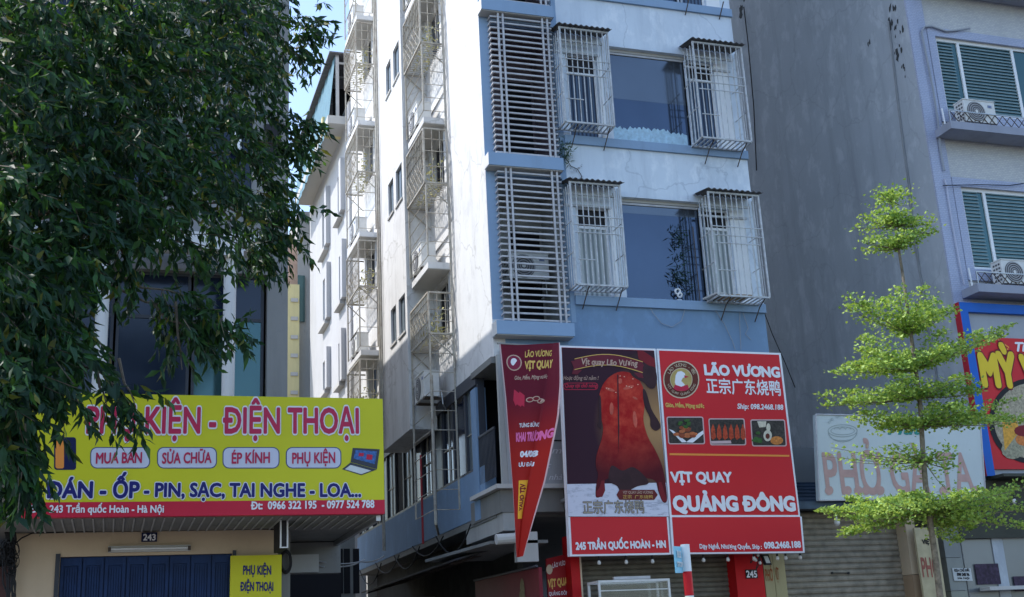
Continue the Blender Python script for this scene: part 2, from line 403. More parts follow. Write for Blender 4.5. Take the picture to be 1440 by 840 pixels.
for k in range(-1, 6):
    z = L3 + k * PIT
    MB().box(SPL, XR + .01, YF - .05, YF + .02, z - .17, z).build('ledge', blue_trim, apt)
# floor slabs of the bay
zs_t, zs_b = PY(793,224,18.9).z, PY(793,241,18.9).z
for k in range(-1, 6):
    d = k * PIT
    m = MB(); m.box(XS - .012, PY(793,235,18.9).x, 18.9, YF - .003, zs_b + d + .02, zs_t + d + .02)
    sl = m.build('balcony_slab', blue_trim, apt)
    MB().box(XS-.018, XS-.013, 18.9, YF-.003, zs_b + d + .02, zs_t + d + .02).build('slab_end', white_wall, sl)
    MB().box(XS, PY(793,235,18.9).x - .02, 18.92, YF - .01, zs_b + d + .005, zs_b + d + .018).build('soffit', soffit_m, sl)
# recess behind each bay
for k in (-1, 0, 1, 2):
    d = k * PIT; z0 = zs_t + .06 + d; z1 = zs_b + PIT - .03 + d
    m = MB(); m.cur = 0
    x0, x1 = bayx0 + .04, bayx1 - .02
    m.poly([(x0,YF+1.3,z0),(x1,YF+1.3,z0),(x1,YF+1.3,z1),(x0,YF+1.3,z1)]); m.poly([(x0,YF+.2,z0),(x1,YF+.2,z0),(x1,YF+1.3,z0),(x0,YF+1.3,z0)])
    m.poly([(x0,YF+.2,z1),(x1,YF+.2,z1),(x1,YF+1.3,z1),(x0,YF+1.3,z1)])
    m.poly([(x0,YF+.2,z0),(x0,YF+1.3,z0),(x0,YF+1.3,z1),(x0,YF+.2,z1)]); m.poly([(x1,YF+.2,z0),(x1,YF+1.3,z0),(x1,YF+1.3,z1),(x1,YF+.2,z1)])
    rc = m.build('balcony_recess', old_wall if k == -1 else MAT['dark_recess_wall'], apt)
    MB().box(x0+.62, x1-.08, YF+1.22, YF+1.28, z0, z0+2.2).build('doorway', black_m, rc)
    if k == -1: MB().box(x0+.02, x0+.36, YF+1.15, YF+1.2, z0, z0+.95).build('door_panel', ac_m, rc)
# louvres
YL = 18.98
lx0, lx1 = PY(701,262,YL).x, PY(790,262,YL).x
lx0 = PY(695,150,YL).x
sm = MB()
sm.cur = 0; sm.box(0, lx1-lx0, 0, .03, -.012, .018)
sm.box(0, .03, .03, YF-YL-.004, -.012, .018); sm.box(lx1-lx0-.03, lx1-lx0, .03, YF-YL-.004, -.012, .018)
slat_me = sm.mesh('slat', slat_m)
for k in (-1, 0, 1):
    zt = zs_b + (k+1)*PIT - .07; zbm = zs_t + k*PIT + .07
    n = 25
    lv = thing_p = MB().box(PY(699,20,YL).x-.012, PY(699,20,YL).x+.022, YL-.03, YL, zbm-.1, zt+.09)
    for px in (706, 761, 768): lv.box(PY(px,20,YL).x-.017, PY(px,20,YL).x+.017, YL-.032, YL-.002, zbm-.1, zt+.09)
    lp = lv.build('louvre_screen', slat_m, apt)
    for i in range(n):
        inst('slat', slat_me, lp, (lx0, YL + rng.uniform(-.004,.004), zbm + (zt-zbm)*i/(n-1)), (0, rng.uniform(-.004,.004), 0))
# windows and glass of the front
for k in (-1, 0, 1):
    d = k * PIT
    for (a, b, zt, kind) in ((xw1a, xw1b, zw1t - .12, 0), (xw2a, xw2b, zgt - .1, 0), (xga, xgb, zgt, 1)):
        z0 = zb + d - .02; z1 = zt + d; t = .045
        m = MB(); y = YF + (.08 if kind == 0 else .10)
        if kind == 0:
            m.box(a, a+t, y, y+.05, z0, z1); m.box(b-t, b, y, y+.05, z0, z1); m.box(a+t, b-t, y, y+.05, z1-t, z1); m.box(a+t, b-t, y, y+.05, z0, z0+t)
            m.box(a+t, b-t, y, y+.05, z1-.42, z1-.37)
            fr = m.build('window_frame', white_pvc, apt)
            MB().box(a+t, b-t, y+.02, y+.03, z0+t, z1-.42).build('pane', curtaind_m if k >= 0 else curtain_m, fr)
            MB().box(a+t, b-t, y+.02, y+.03, z1-.37, z1-t).build('pane', dark_m, fr)
        else:
            m.box(a, b, y, y+.05, z1-.06, z1); m.box(a, b, y, y+.05, z0, z0+.03)
            fr = m.build('picture_window_frame', soffit_m, apt)
            zm = z0 + (z1-z0)*(.47 if k == 0 else .86)
            MB().box(a, b, y+.02, y+.03, z0+.03, zm).build('pane', blue_glass, fr)
            MB().box(a, b, y+.018, y+.032, zm+.001, z1-.06).build('pane', glass("greyer_blue_glass", (0.15,0.175,0.21), .14) if "greyer_blue_glass" not in MAT else MAT["greyer_blue_glass"], fr)
            MB().box(a, b, y-.004, y+.015, z1-.115, z1-.075).build('head_rail', MAT['pale_louvre_metal'], fr)
# torn frosted film at the foot of the upper picture window
m = MB(); y = YF + .10; pts = [(xgb-.14, y, zb+.02), (xga+.02, y, zb+.02)]; n = 46
for i in range(n+1):
    u = i/n; pts.append((xga+.02+(xgb-.16-xga)*u, y, zb + .26 + .05*math.sin(u*3.1) - .10*u*0 + rng.uniform(-.03,.03) + (.03 if i % 3 else 0)))
for i in range(n):
    a, b = pts[2+i], pts[3+i]; m.poly([(a[0],y,zb+.02),(b[0],y,zb+.02),b,a])
m.build('torn_frosted_film', flat("frosted_film", (0.42,0.60,0.72), .5, 0, .25, 14), apt, label='torn pale frosted film along the foot of the upper picture window')
# small projecting mullion wall between glass and right window is part of the frame: white reveals
for k in (-1, 0, 1):
    d = k*PIT
    MB().box(xw2b+.003, xw2b+.30, YF-.006, YF+.002, zb+d, zgt-.1+d).build('white_reveal', white_pvc, apt)
    MB().box(xw1b+.003, xw1b+.09, YF-.006, YF+.002, zb+d, zw1t-.12+d).build('white_reveal', white_pvc, apt)
# --- security cages on the front
bar_me = MB().tube((0,0,0), (0,0,1), .011, 5).mesh('bar', cagew_m)
barh_me = MB().tube((0,0,0), (1,0,0), .011, 5).mesh('rail', cagew_m)
bard_me = MB().tube((0,0,0), (0,1,0), .011, 5).mesh('floor_bar', cagew_m)
def front_cage(x0, x1, z0, z1, dep, nb, litter=False):
    yf = YF - dep; t = .016
    m = MB()
    for x in (x0, x1): m.box(x-t, x+t, yf-t, yf+t, z0, z1)
    m.box(x0+t, x1-t, yf-t, yf+t, z0-t, z0+t); m.box(x0+t, x1-t, yf-t, yf+t, z1-2*t, z1)
    m.box(x0-t, x0+t, yf+t, YF-.052, z0-t, z0+t); m.box(x1-t, x1+t, yf+t, YF-.052, z0-t, z0+t)
    m.box(x0, x1, YF-.085, YF-.055, z0-t, z0+t)
    m.box(x0+t, x1-t, YF-.04, YF-.01, z1-.32, z1-.28); m.box(x0+t, x1-t, YF-.20, YF-.17, z1-.16, z1-.12)
    cg = m.build('window_cage', cagew_m, apt)
    H = z1 - z0
    for i in range(1, nb): inst('bar', bar_me, cg, (x0+(x1-x0)*i/nb, yf, z0), (0, rng.uniform(-.004,.004), 0), (1,1,H))
    for i in range(1, 4):
        for x in (x0, x1): inst('bar', bar_me, cg, (x, yf+dep*i/4, z0), (0,0,0), (1,1,H-.03))
    for fz in (.66, .575, .50):
        inst('rail', barh_me, cg, (x0 + (.0 if fz > .55 else .04), yf-.015, z0+H*fz), (0,0,0), ((x1-x0) * (1 if fz > .51 else .9),1,1))
    for fz in (.62, .32):
        for x in (x0, x1): inst('side_rail', bard_me, cg, (x, yf, z0+H*fz), (0,0,0), (1,dep,1))
    inst('rail', barh_me, cg, (x0+.05, yf-.012, z0+H*.24), (0,0,0), ((x1-x0)*.35,1,1))
    n = 10
    fb = MB().box(0,.03,0,1,-.006,.006).mesh('floor_slat', cagew_m)
    for i in range(1, n): inst('floor_slat', fb, cg, (x0+(x1-x0)*i/n-.015, yf, z0), (0,0,0), (1,dep-.06,1))
    for x in (x0+.25*(x1-x0), x0+.92*(x1-x0)):
        MB().path([(x, YF-.02, z0-.33), (x+.02, YF-.22, z0-.1), (x+.02, yf+.06, z0)], .011, 5).build('bracket_rod', rust_m, cg)
    # corrugated roof sheet
    m = MB(); n = 60; rx0, rx1 = x0-.05, x1+.07
    for i in range(n):
        a, b = i/n, (i+1)/n; za = .014*math.sin(a*2*math.pi*10); zb_ = .014*math.sin(b*2*math.pi*10)
        xa, xb = rx0+(rx1-rx0)*a, rx0+(rx1-rx0)*b
        m.poly([(xa,yf-.09,z1+.02+za),(xb,yf-.09,z1+.02+zb_),(xb,YF-.01,z1+.12+zb_),(xa,YF-.01,z1+.12+za)])
        m.poly([(xa,yf-.09,z1+.032+za),(xa,YF-.01,z1+.132+za),(xb,YF-.01,z1+.132+zb_),(xb,yf-.09,z1+.032+zb_)])
        m.poly([(xa,yf-.09,z1+.02+za),(xa,yf-.09,z1+.032+za),(xb,yf-.09,z1+.032+zb_),(xb,yf-.09,z1+.02+zb_)])
    m.build('corrugated_roof', roof_m, cg)
    return cg
zc0 = L3 + .02
def cage_z1(px, py, dep): return PY(px, py, YF-dep).z
for k in (-1, 0):
    d = k*PIT
    front_cage(fpx(784,178).x, fpx(852,190).x, zc0+.06+d, cage_z1(794,37,.42)-.02+d, .42, 9)
    front_cage(fpx(972,204).x-.02, fpx(1039,210).x, zc0-.04+d, cage_z1(980,57,.5)-.03+d, .5, 9)
for (xa, z) in ((963, 18), (1011, 26)):     # rods hanging from the cage of the floor above
    p = fpx(xa, z); MB().path([(p.x, YF-.01, L3+PIT-.25), (p.x, YF-.25, L3+PIT+.02)], .012, 5).build('bracket_rod', rust_m, apt)
# cables and drips on the front
m = MB()
for q in ([(910,423),(918,440),(930,455),(945,460),(958,452),(965,430)], [(1041,430),(1040,450),(1042,492)], [(1005,435),(1018,455),(1030,480),(1034,492)], [(1045,440),(1052,462),(1048,470),(1056,478)]):
    m.path([PY(x, y, YF-.03) for x, y in q], .007, 4)
m.build('wall_cable', gcable_m, apt)
# --- side wall
def spx(x, y, X=XS): return PX(x, y, X)
OV = 6.66                                       # underside of the white side wall
YE = 32.0
XT = 5.54                                       # projecting tower strip
YT0, YT1 = 23.15, 25.9
doors = []
doorsB = []
for k in range(0, 8):
    d = (k) * 3.13
    doors.append((21.95, 23.0, 7.86 + d - 0, 9.05 + d)); doorsB.append((28.9, 30.0, 7.86 + d, 9.05 + d))
f = MB(); holed(f, 'X', XS, .22, YF + .001, YE, OV, TOP, doors + doorsB); f.build('side_wall', white_wall, apt, label='sunlit white side wall facing the alley')
f = MB(); tw = []
for k in range(0, 8):
    for (a, b, z0, z1) in ((23.33, 23.92, 8.25, 9.07), (24.18, 24.70, 8.27, 9.07)): tw.append((a, b, z0 + k*2.95 , z1 + k*2.95))
holed(f, 'X', XT, .1, YT0, YT1, 6.15, TOP, tw)
f.poly([(XT+.1,YT0,6.15),(XS,YT0,6.15),(XS,YT0,TOP),(XT+.1,YT0,TOP)]); f.poly([(XT+.1,YT1,6.15),(XT+.1,YT1,TOP),(XS,YT1,TOP),(XS,YT1,6.15)])
f.poly([(XT+.1,YT0,6.15),(XT+.1,YT1,6.15),(XS,YT1,6.15),(XS,YT0,6.15)]); f.poly([(XT+.1,YT0,TOP),(XT+.1,YT1,TOP),(XS,YT1,TOP),(XS,YT0,TOP)])
f.build('projecting_side_bay', white_wall, apt, label='shallow projecting strip of the side wall with small paired windows')
for (a, b, z0, z1) in tw:
    if z0 > 22: continue
    m = MB(); x = XT+.05
    m.box(x, x+.03, a, a+.035, z0, z1); m.box(x, x+.03, b-.035, b, z0, z1); m.box(x, x+.03, a+.035, b-.035, z1-.035, z1); m.box(x, x+.03, a+.035, b-.035, z0, z0+.035)
    m.box(x, x+.03, (a+b)/2-.012, (a+b)/2+.012, z0+.035, z1-.035)
    fr = m.build('window', dframe_m, apt); MB().box(x+.01, x+.016, a+.035, b-.035, z0+.035, z1-.035).build('pane', grey_glass, fr)
    MB().box(XT-.03, XT-.002, a-.03, b+.03, z0-.05, z0-.005).build('sill', soffit_m, fr)
f = MB()
f.box(11.48, XR, YF+.25, YE, 4.2, TOP); f.box(XS+.25, XR, YE-.25, YE-.01, .12, TOP); f.box(XS, XR, YF+.01, YE, TOP, TOP+.3)
f.build('rear_and_right_wall', white_wall, apt)
# doors on the side wall
def side_door(a, b, z0, z1):
    m = MB(); x = XS+.1
    m.box(x, x+.04, a, a+.05, z0, z1); m.box(x, x+.04, b-.05, b, z0, z1); m.box(x, x+.04, a+.05, b-.05, z1-.05, z1); m.box(x, x+.04, (a+b)/2-.02, (a+b)/2+.02, z0, z1-.05)
    fr = m.build('balcony_door', soffit_m, apt); MB().box(x+.02, x+.03, a+.05, b-.05, z0, z1-.05).build('pane', [curtaind_m, navy_glass, dark_m][int(rng.integers(3))], fr)
for q in doors[:6] + doorsB[:6]: side_door(*q)
# concrete canopies above the doors
for k in range(0, 6):
    for ya, yb in ((21.72, 23.1), (28.6, 30.3)):
        z = 9.08 + k*3.13
        s_ = MB().box(XS-.46, XS-.001, ya, yb, z, z+.13).build('door_canopy', white_wall, apt)
        MB().box(XS-.45, XS-.003, ya+.01, yb-.01, z-.012, z-.001).build('soffit', soffit_m, s_)
# thin raised ledge mark on the wall beside the cages
for k in range(0, 4):
    z = 9.85 + k*3.13
    MB().box(XS-.03, XS-.001, 21.72, 22.9, z-.05, z).build('raised_moulding', white_wall, apt)
# iron cages around the side balconies
sb_v = MB().tube((0,0,0),(0,0,1),.009,5).mesh('bar', cage_m); sb_y = MB().tube((0,0,0),(0,1,0),.009,5).mesh('rail', cage_m); sb_x = MB().tube((0,0,0),(1,0,0),.009,5).mesh('rail', cage_m)
mesh_m = flat("dry_creeper", (0.50,0.47,0.22), .9, 0, .5, 12)
def side_cage(ya, yb, z0, z1, dep=.5, lower=0.0, plants=False):
    xo = XS - dep; t = .017; m = MB()
    for y in (ya, yb): m.box(xo-t, xo+t, y-t, y+t, z0-lower, z1)
    m.box(XS-.035, XS-.003, ya-t, ya+t, z0-lower, z1)
    for z in (z0, z1):
        m.box(xo-t, xo+t, ya+t, yb-t, z-t, z+t)
        for y in (ya, yb): m.box(xo+t, XS-.036, y-t, y+t, z-t, z+t)
    cg = m.build('balcony_cage', cage_m, apt)
    n = 11
    for i in range(1, n): inst('bar', sb_v, cg, (xo, ya+(yb-ya)*i/n, z0), (0,0,0), (1,1,z1-z0))
    for i in (1, 2): inst('bar', sb_v, cg, (xo+dep*i/3, ya, z0), (0,0,0), (1,1,z1-z0))
    for fz in (.3, .58, .8):
        inst('rail', sb_y, cg, (xo-.015, ya, z0+(z1-z0)*fz), (0,0,0), (1,yb-ya,1)); inst('rail', sb_x, cg, (xo, ya-.015, z0+(z1-z0)*fz), (0,0,0), (dep,1,1))
    for i in range(1, 16): inst('floor_bar', sb_x, cg, (xo, ya+(yb-ya)*i/16, z0), (0,0,0), (dep-.02,1,1))
    MB().path([(xo, ya, z0), (XS-.02, ya, z0-.45)], .014, 5).path([(xo, yb, z0), (XS-.02, yb, z0-.45)], .014, 5).build('strut', cage_m, cg)
    # diamond trellis
    m = MB()
    for i in range(7):
        y = ya + (yb-ya)*i/7; m.tube((xo-.02,y,z0+.05),(xo-.02,min(yb,y+.5),z0+.55),.006,4); m.tube((xo-.02,y,z0+.55),(xo-.02,min(yb,y+.5),z0+.05),.006,4)
    m.build('trellis', cage_m, cg)
    if plants:
        m = MB()
        for i in range(150):
            u = rng.random(); p = Vector((XS-.05-rng.random()*.3, ya+.05+(yb-ya-.1)*rng.random(), z0+.03+rng.random()**2*(.6)))
            a = Vector(rng.normal(size=3)).normalized()*.05; b = Vector(rng.normal(size=3)).normalized()*.025
            m.poly([p-a, p+b, p+a, p-b])
        m.build('dry_creeper', mesh_m, cg, kind='stuff', label='dry yellowish creeper growing in the balcony cage')
    return cg
for k in range(0, 5):
    d = k*3.13
    side_cage(21.62, 23.1, 7.72+d, 8.55+d+.35*(k > 0), .5, 0, True)
    side_cage(28.55, 30.2, 7.72+d, 8.95+d, .5, 0, True)
# long ladder-like frame hanging below the lowest cage, and long frames between floors
def ladder(ya, yb, z0, z1, dep, n):
    xo = XS - dep; m = MB(); t = .016
    for y in (ya, yb): m.box(xo-t, xo+t, y-t, y+t, z0, z1)
    m.box(XS-.04, XS-.01, ya-t, ya+t, z0, z1)
    cg = m.build('ladder_frame', cage_m, apt)
    for i in range(n+1):
        z = z0 + (z1-z0)*i/n
        inst('rung', sb_x, cg, (xo, ya, z), (0,0,0), (dep-.02,1,1)); inst('rail', sb_y, cg, (xo, ya, z), (0,0,0), (1,yb-ya,1))
ladder(21.62, 23.1, 4.35, 7.7, .5, 9)
for k in range(0, 4): ladder(21.62, 23.1, 9.0+k*3.13+.3, 10.8+k*3.13, .48, 5)
for k in range(0, 4): ladder(28.6, 30.2, 9.3+k*3.13, 10.8+k*3.13, .48, 3)
# pipes on the side wall
m = MB(); m.tube((XS-.06, 21.5, 7.0), (XS-.06, 21.5, 24), .02, 6); m.tube((XS-.06, 21.43, 7.2), (XS-.06, 21.43, 24), .012, 6)
m.tube((XT-.05, 25.6, 4), (XT-.05, 25.6, 24), .035, 6); m.tube((XT-.05, 25.45, 6.5), (XT-.05, 25.45, 24), .02, 6); m.build('drain_pipe', cage_m, apt)
pp = PX(612, 705, 5.62); pq = PX(612, 530, 5.62); MB().path([(5.62, pp.y, 4.1), (5.62, pp.y, 6.9)], .03, 7).path([(5.62,pp.y,4.1),(5.9,pp.y+.9,4.0)], .026, 7).build('drain_pipe', cage_m, apt)
MB().tube(PX(595, 765, 5.7), (5.7, PX(595,765,5.7).y, 5.6), .022, 6).build('red_pipe', flat("red_pipe_paint", (0.35,0.03,0.04), .5, 0, .1), apt, label='dark red pipe on the side wall')
# --- first floor: strip windows, blue band, soffit
zbw, ztw, zbb = 4.91, 6.42, 4.06
y0w, y1w = 20.3, 31.5
m = MB(); m.box(XS-.02, XS+.15, y0w, y1w, ztw, OV-.003); m.box(XS+.02, XS+.14, y0w, y1w, zbw, zbw+.06)
n = 13
for i in range(n+1): y = y0w + (y1w-y0w)*i/n; m.box(XS+.01, XS+.13, y-.045, y+.045, zbw+.06, ztw)
sw = m.build('strip_window', dframe_m, apt)
for i in range(n):
    ya, yb = y0w + (y1w-y0w)*i/n + .045, y0w + (y1w-y0w)*(i+1)/n - .045
    MB().box(XS+.06, XS+.07, ya, yb, zbw+.06, ztw).build('pane', [grey_glass, navy_glass, black_m][int(rng.integers(3))] if i % 3 else MAT['frosted_grey_glass'], sw)
    if i % 2 == 0: MB().box(XS+.035, XS+.055, (ya+yb)/2-.012, (ya+yb)/2+.012, zbw+.06, ztw).box(XS+.035, XS+.055, ya, yb, zbw+.7, zbw+.72).build('glazing_bar', MAT['cream_painted_steel'], sw)
MB().box(XS-.01, XS+.2, y0w-.3, YE-.3, zbb, zbw-.002).build('blue_band', blue_wall, apt, label='blue band below the strip windows')
MB().box(XS, XR, YF+.3, YE-.3, zbb-.12, zbb-.003).build('first_floor_soffit', dark_conc, apt)
MB().box(XS-.03, XS+.16, 20.28, 20.62, zbw-.9, OV-.3).build('blue_post', blue_wall, apt)
# corner opening with railing
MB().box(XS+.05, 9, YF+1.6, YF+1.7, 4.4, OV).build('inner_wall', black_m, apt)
m = MB(); m.box(XS-.05, PY(790,600,YF).x, YF+.02, YF+1.3, OV-.12, OV-.005); m.build('corner_soffit', dark_conc, apt)
cy = YF+.12
q0 = PX(672, 640, XS)
m = MB(); m.box(XS-.02, XS+.01, YF+.15, 20.3, 5.42, 5.46); rl = m.build('balcony_railing', dframe_m, apt)
bmm = MB().box(-.009,.009,-.009,.009,0,1).mesh('baluster', dframe_m)
for i in range(15): inst('baluster', bmm, rl, (XS-.005, YF+.17+i*.077, 4.60), (0,0,0), (1,1,.82))
zc = PY(697, 682, 19.1).z
MB().box(XS-.12, PY(795,690,18.95).x, 18.98, 20.6, zc-.07, zc+.0).build('corner_slab', soffit_m, apt)
MB().box(XS-.02, PY(793,690,19.1).x, 19.12, 20.9, zc-.45, zc-.075).build('slab_beam', dark_conc, apt)
MB().box(XS+.02, PY(745,690,19.1).x, 19.14, 21.4, zc-.75, zc-.455).build('slab_beam', old_wall, apt)
a = PY(703, 500, 19.0)
MB().box(PY(703,600,19.1).x, PY(722,600,19.1).x, 19.08, 19.168, zc+.002, zs_b-PIT-.3).build('corner_post', old_wall, apt)
# ground floor recess of the alley side
MB().box(XS+.5, XS+.6, YF+.8, YE-.3, .12, zbb-.12).build('ground_floor_side_wall', flat('shade_dark_wall', (0.045,0.043,0.04), .9, 0, .4, 3), apt)  # near-black colour stands for the alley shade on this wall
# ================================================================== BUILDINGS FARTHER DOWN THE ALLEY
XB = 6.03
fb = thing('alley_house', 'pale grey house deeper in the alley, rooftop awning of blue green corrugated sheet', 'building', (XB, 32.1, .12))
def bp(x, y): return PX(x, y, XB)
ztop = bp(455, 226).z; yfar = bp(436, 400).y
hs = []
for k in range(-1, 4):
    pass
wins = [(bp(462,300).y, bp(453,300).y, bp(456,357).z, bp(455,288).z), (bp(483,300).y, bp(475,300).y, bp(478,308).z, bp(477,246).z),
        (bp(484,300).y, bp(476,300).y, bp(480,428).z, bp(480,356).z), (bp(463,400).y, bp(454,400).y, bp(457,458).z, bp(456,392).z),
        (bp(484,500).y, bp(476,500).y, bp(480,540).z, bp(480,478).z), (bp(463,500).y, bp(454,500).y, bp(456,555).z, bp(456,508).z)]
f = MB(); holed(f, 'X', XB, .2, 32.02, yfar, .12, ztop, [w for w in wins]); f.box(XB+.2, XB+5, yfar-.2, yfar-.01, .12, ztop); f.box(XB+.02, XB+5, 32.3, yfar-.21, ztop-.15, ztop-.01)
f.build('wall', far_wall, fb)
for (a, b, z0, z1) in wins:
    m = MB(); t = .05; x = XB+.06
    m.box(x, x+.05, a, a+t, z0, z1); m.box(x, x+.05, b-t, b, z0, z1); m.box(x, x+.05, a+t, b-t, z1-t, z1); m.box(x, x+.05, (a+b)/2-.03, (a+b)/2+.03, z0, z1-t)
    fr = m.build('window_frame', white_pvc, fb); MB().box(x+.02, x+.03, a+t, b-t, z0, z1-t).build('pane', grey_glass, fr)
    MB().box(XB-.14, XB-.001, a-.32, a-.02, z0-.05, z1+.15).build('window_surround', far_wall, fr)
    MB().box(XB-.16, XB-.001, a-.02, b+.05, z0-.16, z0-.05).build('sill', soffit_m, fr)
P = PY
zb1 = PY(475,163,32.3).z; zb0 = PY(475,174,32.3).z
MB().box(PY(461,168,32.3).x, XB+2, 32.3, 39, zb0, zb1).build('parapet', soffit_m, fb)
MB().box(PY(458,190,32.6).x, XB+2, 33.2, 33.4, ztop, zb0-.002).build('upper_wall', yellow_wall, fb)
zr = PY(480,78,32.3).z
m = MB(); xr0 = PY(472,100,32.3).x
yy1 = 39.5
for i in range(22):
    a, b = 32.35+(yy1-32.35)*i/22, 32.35+(yy1-32.35)*(i+1)/22; o1, o2 = (.03 if i % 2 else 0), (0 if i % 2 else .03)
    m.poly([(xr0-.25-o1,a,zb1-.5),(xr0-.25-o2,b,zb1-.5),(xr0-o2,b,zr),(xr0-o1,a,zr)])
m.build('corrugated_side_sheet', flat("blue_green_sheet", (0.13,0.24,0.28), .5, .2, .15, 3), fb)
m = MB().box(xr0-.2, XB+2.5, 32.2, yy1, zr, zr+.05).build('awning_roof', roof_m, fb)
m = MB(); m.box(xr0, xr0+.10, 32.3, 32.4, zb1, zr)
for i in range(5): m.box(xr0+.1, XB+1, 32.45+i*.9, 32.5+i*.9, zr-.22, zr-.15)
m.build('awning_frame', steel_m, fb)
MB().box(XB-.1, XB+1.5, 34, 34.1, zb1, zr-.25).build('dark_awning_opening', black_m, fb)  # black sheet standing for the shade inside the awning's open front

yb = thing('yellow_house', 'narrow yellow house between the pale grey house and the tree', 'building', (4.7, 37, .12))
Yy = 40.0
def yp(x, y): return PY(x, y, Yy)
m = MB(); m.box(yp(404,400).x-3, yp(421,400).x, Yy, Yy+5, .12, yp(412,400).z); m.build('wall', yellow_wall, yb)
m = MB(); m.box(yp(421,400).x+.002, yp(438,400).x+.5, Yy+.3, Yy+5, .12, yp(425,293).z); m.build('tower', old_wall, yb)
m = MB(); m.box(yp(421,400).x-1.6, yp(421,400).x+.1, Yy+.5, Yy+5, yp(412,400).z+.002, yp(415,335).z); m.build('roof_room', flat("peach_paint", (0.62,0.42,0.32), .8, 0, .2), yb)
m = MB(); m.box(yp(420,400).x, yp(430,400).x, Yy+.2, Yy+.28, yp(425,450).z, yp(425,385).z); m.build('window', teal_glass, yb)
m = MB()
for i in range(6): m.box(yp(405,400).x+.1, yp(419,400).x, Yy-.06, Yy-.01, yp(412,555-i*26).z, yp(412,550-i*26).z)
m.build('moulding', soffit_m, yb)
# houses closing the alley end, far behind
ae = thing('alley_end_house', 'plain sunlit wall closing the far end of the alley under the yellow sign', 'building', (8, 60, .12))
MB().box(3, 16, 60, 66, .12, 7.2).build('wall', white_wall, ae)
MB().box(8, 9, 59.95, 59.997, 1, 3).build('door', blue_wall, ae)

# ================================================================== LEFT HOUSE 243
YG = 17.62; YU = 20.6; XL = 2.76
lh = thing('corner_house', 'old shop house with beige front, blue door and white pillars behind the tree', 'building', (0, YG, .12))
SY = 16.0
zc_ = PY(300, 724, SY).z            # underside of the canopy
sx0, sx1 = PY(28,728,SY).x, PY(541,719,SY).x
dx0, dx1, dz = PY(85,785,YG).x, PY(327,778,YG).x, PY(200,781,YG).z
xg0, xg1 = PY(18,790,YG).x, PY(391,780,YG).x
f = MB(); holed(f, 'Y', YG, .2, xg0, xg1, .12, zc_ - .02, [(dx0, dx1, .12, dz)]); f.build('shop_wall', cream_wall, lh, label='beige wall around the blue door')
MB().box(xg1, xg1+.18, YG+.05, YU, .12, zc_-.03).build('side_wall', dark_conc, lh)
MB().box(xg1+.2, PY(470,757,19.4).x+.1, 19.4, 19.6, PY(430,757,19.4).z-.05-.5, zc_-.03).build('beam', dark_conc, lh)

MB().box(xg0-.3, sx1-.02, SY+.12, 20.5, zc_-.012, zc_+.12).build('canopy', dark_conc, lh)
m = MB()
for i in range(36): x = sx0+.1+i*(sx1-sx0-.2)/35; m.box(x-.010, x+.010, SY+.16, YG-.01, zc_-.028, zc_-.015)
m.build('canopy_ribs', old_wall, lh, kind='stuff')
MB().box(sx1-.09, sx1-.03, SY+.13, 19.4, zc_-.09, zc_-.014).build('canopy_edge_bar', steel_m, lh)

# blue folding door: leaves of vertical boards with raised panels
blue_door = flat("blue_door_paint", (0.012,0.035,0.115), .5, 0, .25, 5)
dr = MB().box(dx0, dx1, YG+.06, YG+.09, .12, dz).build('door', blue_door, lh)
nl = 8
for i in range(nl):
    a = dx0 + (dx1-dx0)*i/nl; b = dx0 + (dx1-dx0)*(i+1)/nl
    m = MB(); m.box(a+.008, a+.05, YG+.03, YG+.058, .14, dz-.02); m.box(b-.05, b-.008, YG+.03, YG+.058, .14, dz-.02); m.box(a+.05, b-.05, YG+.03, YG+.058, dz-.12, dz-.02)
    for j in range(5): x = a+.06+(b-a-.12)*(j+.5)/5; m.box(x-.012, x+.012, YG+.045, YG+.058, .3, dz-.15)
    m.build('door_leaf', blue_door, dr)
MB().box(dx0-.06, dx0-.002, YG-.02, YG+.03, .12, dz+.04).box(dx1+.002, dx1+.05, YG-.02, YG+.03, .12, dz+.04).build('door_frame', MAT['dark_window_frame'], lh)
# upper storeys behind the tree
HU = 15.45
xu0 = -5.2
zg0, zg1 = PY(240,556,YU).z - .6, PY(240,380,YU).z
hl = [(-3.9, XL-.36, zg0, zg1)]
for i in range(4): hl.append((-3.6+i*1.6, -2.7+i*1.6, zg1+1.5, zg1+3.0)); hl.append((-3.6+i*1.6, -2.7+i*1.6, zg1+4.7, zg1+6.2))
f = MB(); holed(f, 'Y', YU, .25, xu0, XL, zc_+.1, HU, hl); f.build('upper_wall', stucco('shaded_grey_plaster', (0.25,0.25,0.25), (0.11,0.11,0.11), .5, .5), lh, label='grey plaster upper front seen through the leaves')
HR = 12.3; YR = 33.5
f = MB(); f.box(XL-.25, XL-.004, YU+.26, YR, .12, HR); f.box(xu0, XL-.26, YR-.2, YR, .12, HR); f.box(xu0, XL, YU+.26, YR+.02, HR+.001, HR+.2); f.box(xu0, xu0+.2, YU+.26, YR-.3, .12, HR)
f.build('outer_wall', old_wall, lh)
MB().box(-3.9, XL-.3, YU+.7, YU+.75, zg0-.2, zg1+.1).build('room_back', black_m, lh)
zmid = PY(350,447,YU).z
for i in range(5):
    a = -3.9 + i*1.26; b = a+1.22
    b = min(b, XL-.37)
    m = MB(); y = YU+.16; t = .05
    m.box(a, a+t, y, y+.05, zg0, zg1); m.box(b-t, b, y, y+.05, zg0, zg1); m.box(a+t, b-t, y, y+.05, zmid-.03, zmid+.03); m.box(a+t, b-t, y, y+.05, zg1-t, zg1)
    fr = m.build('window_frame', dframe_m, lh)
    MB().box(a+t, b-t, y+.02, y+.03, zg0, zmid-.03).build('pane', navy_glass if i < 4 else teal_glass, fr); MB().box(a+t, b-t, y+.02, y+.03, zmid+.03, zg1-t).build('pane', navy_glass, fr)
